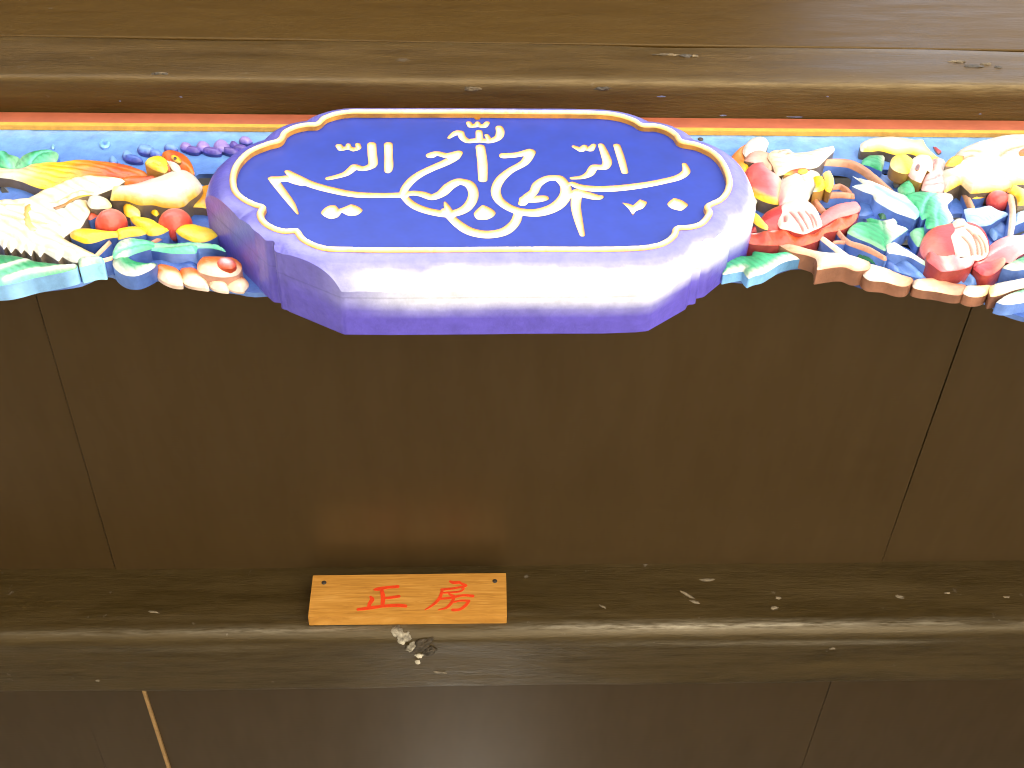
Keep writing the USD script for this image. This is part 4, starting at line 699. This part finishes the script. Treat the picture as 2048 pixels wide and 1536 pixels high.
ink('Q2', [(198, 50, 20), (200, 62, 18)]); ink('Q2', [(138, 95, 18), (150, 118, 20), (200, 112, 22), (202, 95, 16)]); ink('Q2', [(200, 112, 22), (250, 120, 20), (272, 95, 18)])
ink('Q2', [(-8, 205, 10), (55, 165, 24), (78, 165, 22), (90, 200, 24), (130, 228, 25), (210, 222, 26), (290, 228, 26), (350, 205, 27), (368, 160, 27), (360, 130, 24)]); ink('Q2', [(213, 160, 22), (216, 215, 24)]); ink('Q2', [(268, 185, 14), (285, 215, 18)])
ink('Q2', [(222, 272, 30), (238, 390, 32), (240, 510, 30)])
ink('Q2', [(395, 335, 32), (480, 330, 28), (585, 305, 33)]); ink('Q2', [(592, 310, 32), (545, 385, 30), (440, 445, 28), (368, 510, 31), (335, 585, 31), (352, 650, 32), (420, 708, 33), (520, 745, 38), (640, 752, 44), (760, 715, 44), (838, 640, 40), (845, 560, 34), (795, 500, 34), (720, 500, 30), (640, 545, 31), (612, 600, 30), (565, 640, 34), (530, 685, 28)])
ink('Q2', [(545, 655, 36), (640, 652, 38), (690, 645, 30)])
ink('Q2', [(500, 755, 28), (475, 825, 33), (390, 893, 40), (270, 912, 42), (150, 890, 40), (60, 835, 34), (0, 780, 28), (-40, 735, 24)])
blot('Q2', [(175, 760), (240, 695), (320, 735), (332, 762), (270, 802), (200, 800)])
ink('Q2', [(1105, 258, 20), (1135, 330, 28), (1150, 390, 30), (1130, 420, 28), (1055, 418, 28), (1020, 468, 28), (970, 492, 20), (890, 500, 13)])
ink('Q2', [(1220, 262, 23), (1250, 350, 25), (1278, 455, 22)])
ink('Q2', [(905, 268, 13), (960, 292, 25), (985, 268, 20)]); ink('Q2', [(985, 280, 20), (1025, 288, 26), (1052, 258, 16)])
ink('Q2', [(895, 540, 22), (940, 560, 28), (1020, 575, 32), (1150, 578, 34), (1350, 560, 32), (1550, 525, 28), (1680, 490, 28), (1728, 450, 26), (1714, 398, 16)]); ink('Q2', [(930, 600, 33), (1000, 622, 38), (1085, 640, 26), (1110, 635, 14)]); ink('Q2', [(930, 610, 34), (920, 700, 32), (938, 800, 28), (968, 915, 17)])
blot('Q2', [(1590, 690), (1640, 645), (1700, 665), (1742, 695), (1690, 737), (1620, 720)]); blot('Q2', [(1260, 680), (1310, 688), (1340, 700), (1390, 655), (1440, 675), (1410, 720), (1360, 740), (1338, 772), (1305, 720)])
letters = unary_union([clean(g) if g.geom_type == 'Polygon' else g for g in L]).buffer(.0002).simplify(.00015)
letters = [g for g in getattr(letters, 'geoms', [letters])]
panel_poly = clean(gold_c.buffer(-.0030))
pp = panel_poly
for g in letters: pp = pp.difference(g)
pp = clean(pp)
pcs = [pp]+[Polygon(h) for g in letters for h in g.interiors]
vv, ff, o = [], [], 0
for g in pcs:
    a, b = trimesh.creation.triangulate_polygon(g, engine='earcut'); a = np.asarray(a)
    vv.append(np.c_[a[:, 0], np.full(len(a), YP), a[:, 1]]); ff.append(np.asarray(b)+o); o += len(a)
V = np.vstack(vv); F = np.vstack(ff); V[:, 1] += (meshkit.fbm(V*30, 2, 2)-.5)*.0006*0
nrm = np.cross(V[F[0, 1]]-V[F[0, 0]], V[F[0, 2]]-V[F[0, 0]])
fn = np.cross(V[F[:, 1]]-V[F[:, 0]], V[F[:, 2]]-V[F[:, 0]]); F[fn[:, 1] > 0] = F[fn[:, 1] > 0][:, ::-1]
put('panel', V, F, M_PANEL, plaque)
for g in letters:
    pts, tri, rings = fill(g, .0016, 4, ins=.5)
    dd = shapely.distance(shapely.points(pts), g.boundary); dd[:sum(rings)] = 0
    yy = YP-.0003+.0062*np.clip(dd/.0052, 0, 1)**.8 + (meshkit.fbm(np.c_[pts*140, np.zeros(len(pts))], 2, 6)-.5)*.0008*np.clip(dd/.002, 0, 1)
    V = np.c_[pts[:, 0], yy, pts[:, 1]]; nn = trimesh.Trimesh(V, tri, process=False).vertex_normals.copy()
    if nn[:, 1].mean() > 0: tri = tri[:, ::-1]; nn = -nn
    C = ramp([(0, (.46, .19, .02)), (.18, (.70, .42, .10)), (.5, (.84, .74, .46)), (1, (.84, .74, .46))], np.clip(dd/.0055, 0, 1))
    put('letter', V, tri, M_PLAQ, plaque, normals=nn, paint=C)

# ------------------------------------------------------------------ the little name board on the crossbeam
YS = Y_CROSS-.0225
sign = thing('room_sign', label='small honey coloured pine board with two red painted characters nailed to the crossbeam', cat='sign')
q = xz([(626, 1151), (1012, 1146), (1014, 1231), (616, 1235)], YS)
poly = Polygon(q).buffer(-.0012).buffer(.0012)
m = trimesh.creation.extrude_polygon(poly, .0205, engine='earcut')
v = m.vertices; v2 = np.c_[v[:, 0], YS+v[:, 2], v[:, 1]]
import manifold3d
mm = trimesh.Trimesh(v2, m.faces[:, ::-1], process=True)
tm('sign_board', mm, M_SIGN, sign, smooth=25)
def brush(strokes, name):
    g = unary_union([stroke('N', s, YS) for s in strokes]).simplify(.0001)
    vv, ff, o = [], [], 0
    for k in getattr(g, 'geoms', [g]):
        e = trimesh.creation.extrude_polygon(k, .0009, engine='earcut'); vv.append(np.c_[e.vertices[:, 0], YS+.0002-e.vertices[:, 2], e.vertices[:, 1]]); ff.append(e.faces+o); o += len(e.vertices)
    put(name, np.vstack(vv), np.vstack(ff), M_INK, sign)
brush([[(775, 325, 10), (800, 322, 17), (880, 308, 13), (965, 300, 15)], [(830, 320, 14), (845, 390, 19), (838, 460, 15)], [(850, 395, 10), (900, 392, 13), (975, 380, 13)], [(742, 385, 10), (755, 405, 18), (735, 440, 16), (725, 475, 12)], [(640, 488, 13), (720, 478, 16), (850, 460, 14), (980, 455, 16), (1028, 460, 15)]], 'character')
brush([[(1395, 258, 10), (1420, 268, 15), (1470, 265, 12)], [(1470, 268, 10), (1520, 292, 14), (1490, 310, 10)], [(1325, 325, 12), (1400, 318, 11), (1505, 300, 9)], [(1330, 352, 8), (1400, 348, 9), (1480, 338, 9), (1505, 320, 8)],
       [(1330, 325, 11), (1310, 390, 14), (1260, 445, 11), (1190, 490, 5)], [(1385, 362, 8), (1415, 376, 12), (1440, 384, 8)], [(1300, 402, 9), (1400, 392, 12), (1500, 372, 11), (1580, 378, 13)], [(1425, 395, 12), (1400, 440, 13), (1360, 475, 10), (1300, 490, 5)], [(1425, 428, 8), (1480, 415, 9), (1548, 418, 12), (1520, 455, 13), (1470, 488, 12), (1415, 492, 13)]], 'character')
for x, y in ((360, 268), (1760, 255)):
    c = at(*src('N', [(x, y)])[0], YS); s = trimesh.creation.icosphere(2, 1.0); s.apply_scale((.0042, .0016, .0042)); s.apply_translation((c[0], YS-.0002, c[2])); tm('nail', s, M_NAIL, sign, smooth=True)

# ------------------------------------------------------------------ knots, chips and specks on the timber
rs = np.random.RandomState(11)
def chip(name, px, py, Y, rx, rz, parent, m, dep=.004, a=0.0):
    d_ = at(px, py, 1.0)-EYE; loc, _, ti = Y.ray.intersects_location([EYE], [d_], multiple_hits=False)
    if len(loc) == 0: return
    c, nf = loc[0], Y.face_normals[ti[0]]; s = trimesh.creation.icosphere(3, 1.0); v = s.vertices
    k = 1+(meshkit.fbm(v*1.7+rs.uniform(0, 90, 3), 4, 3)-.5)*1.5
    v = v*k[:, None]*np.array([rx, dep, rz]); ca, sa_ = math.cos(a), math.sin(a)
    v = np.c_[v[:, 0]*ca-v[:, 2]*sa_, v[:, 1], v[:, 0]*sa_+v[:, 2]*ca]
    ez = np.cross([1.0, 0, 0], -nf); ez /= np.linalg.norm(ez); ez *= np.sign(ez[2]+ez[1]*.5+1e-6)
    v = v[:, :1]*np.array([1.0, 0, 0])-v[:, 1:2]*nf+v[:, 2:]*ez
    put(name, v+c, s.faces, m, parent, smooth=30)
M_WORN = flat('worn_knot_wood', (.105, .074, .034), rough=.65, scale=110, var=.75, bump=.8)
M_SCUFF = flat('scuffed_wood', (.17, .135, .085), rough=.7, scale=130, var=.6, bump=.6)
M_KNOT = flat('dark_knot_wood', (.045, .032, .016), rough=.6, scale=140, var=.5, bump=.8)
for px, py, rx, rz, a, m in [(797, 1264, .011, .008, -.7, M_RAW), (808, 1277, .011, .008, -.8, M_RAW), (822, 1292, .012, .007, -.8, M_RAW), (842, 1290, .020, .011, -.8, M_KNOT), (858, 1302, .013, .009, -.9, M_KNOT), (838, 1310, .007, .004, 0, M_RAW), (836, 1322, .004, .003, 0, M_RAW)]:
    chip('knot', px, py, CROSS_T, rx, rz, cross, m, .006, a)
for px, py, rx, rz, a in [(1375, 1190, .012, .003, -.7), (1390, 1204, .009, .003, -.4), (1415, 1160, .013, .003, 0), (1557, 1196, .005, .003, 0), (1549, 1216, .006, .003, .2), (1800, 1194, .007, .003, -.3), (1895, 1186, .005, .002, 0), (2013, 1194, .005, .002, 0), (1205, 1213, .006, .002, -.6), (195, 1361, .0035, .003, 0), (307, 1224, .008, .002, -.2), (880, 1345, .012, .002, .2), (1665, 1297, .005, .003, 0)]:
    chip('chip', px, py, CROSS_T, rx, rz, cross, M_SCUFF, .0009, a)
for px, py, rx, rz, m in [(322, 147, .010, .003, M_WORN), (312, 148, .006, .003, M_KNOT), (330, 149, .005, .002, M_KNOT), (1330, 110, .020, .0030, M_WORN), (1372, 112, .010, .0045, M_KNOT), (1390, 113, .006, .003, M_WORN), (1915, 124, .012, .004, M_WORN), (1945, 133, .016, .005, M_KNOT), (1972, 129, .009, .0035, M_WORN), (1996, 135, .006, .004, M_KNOT), (945, 178, .012, .004, M_WORN), (1205, 177, .012, .003, M_KNOT), (900, 25, .010, .003, M_WORN), (925, 33, .008, .003, M_WORN)]:
    chip('knot', px, py, BEAM_T, rx, rz, beam, m, .0022)
M_FLECK = flat('blue_paint_fleck', (.10, .125, .24), rough=.6, scale=150, var=.5)
for px, py, rx, rz in [(1322, 193, .007, .0012), (1446, 231, .005, .0012), (1592, 234, .012, .0010), (1655, 193, .0018, .001), (1960, 228, .002, .001), (362, 194, .002, .001), (240, 202, .0014, .001)]:
    chip('paint_fleck', px, py, BEAM_T, rx, rz, beam, M_FLECK, .0006)
c = at(1401, 279, Y_BED); s = trimesh.creation.icosphere(2, 1.0); s.apply_scale((.0045, .003, .0045)); s.apply_translation(c); tm('nail', s, M_NAIL, frieze, smooth=True)
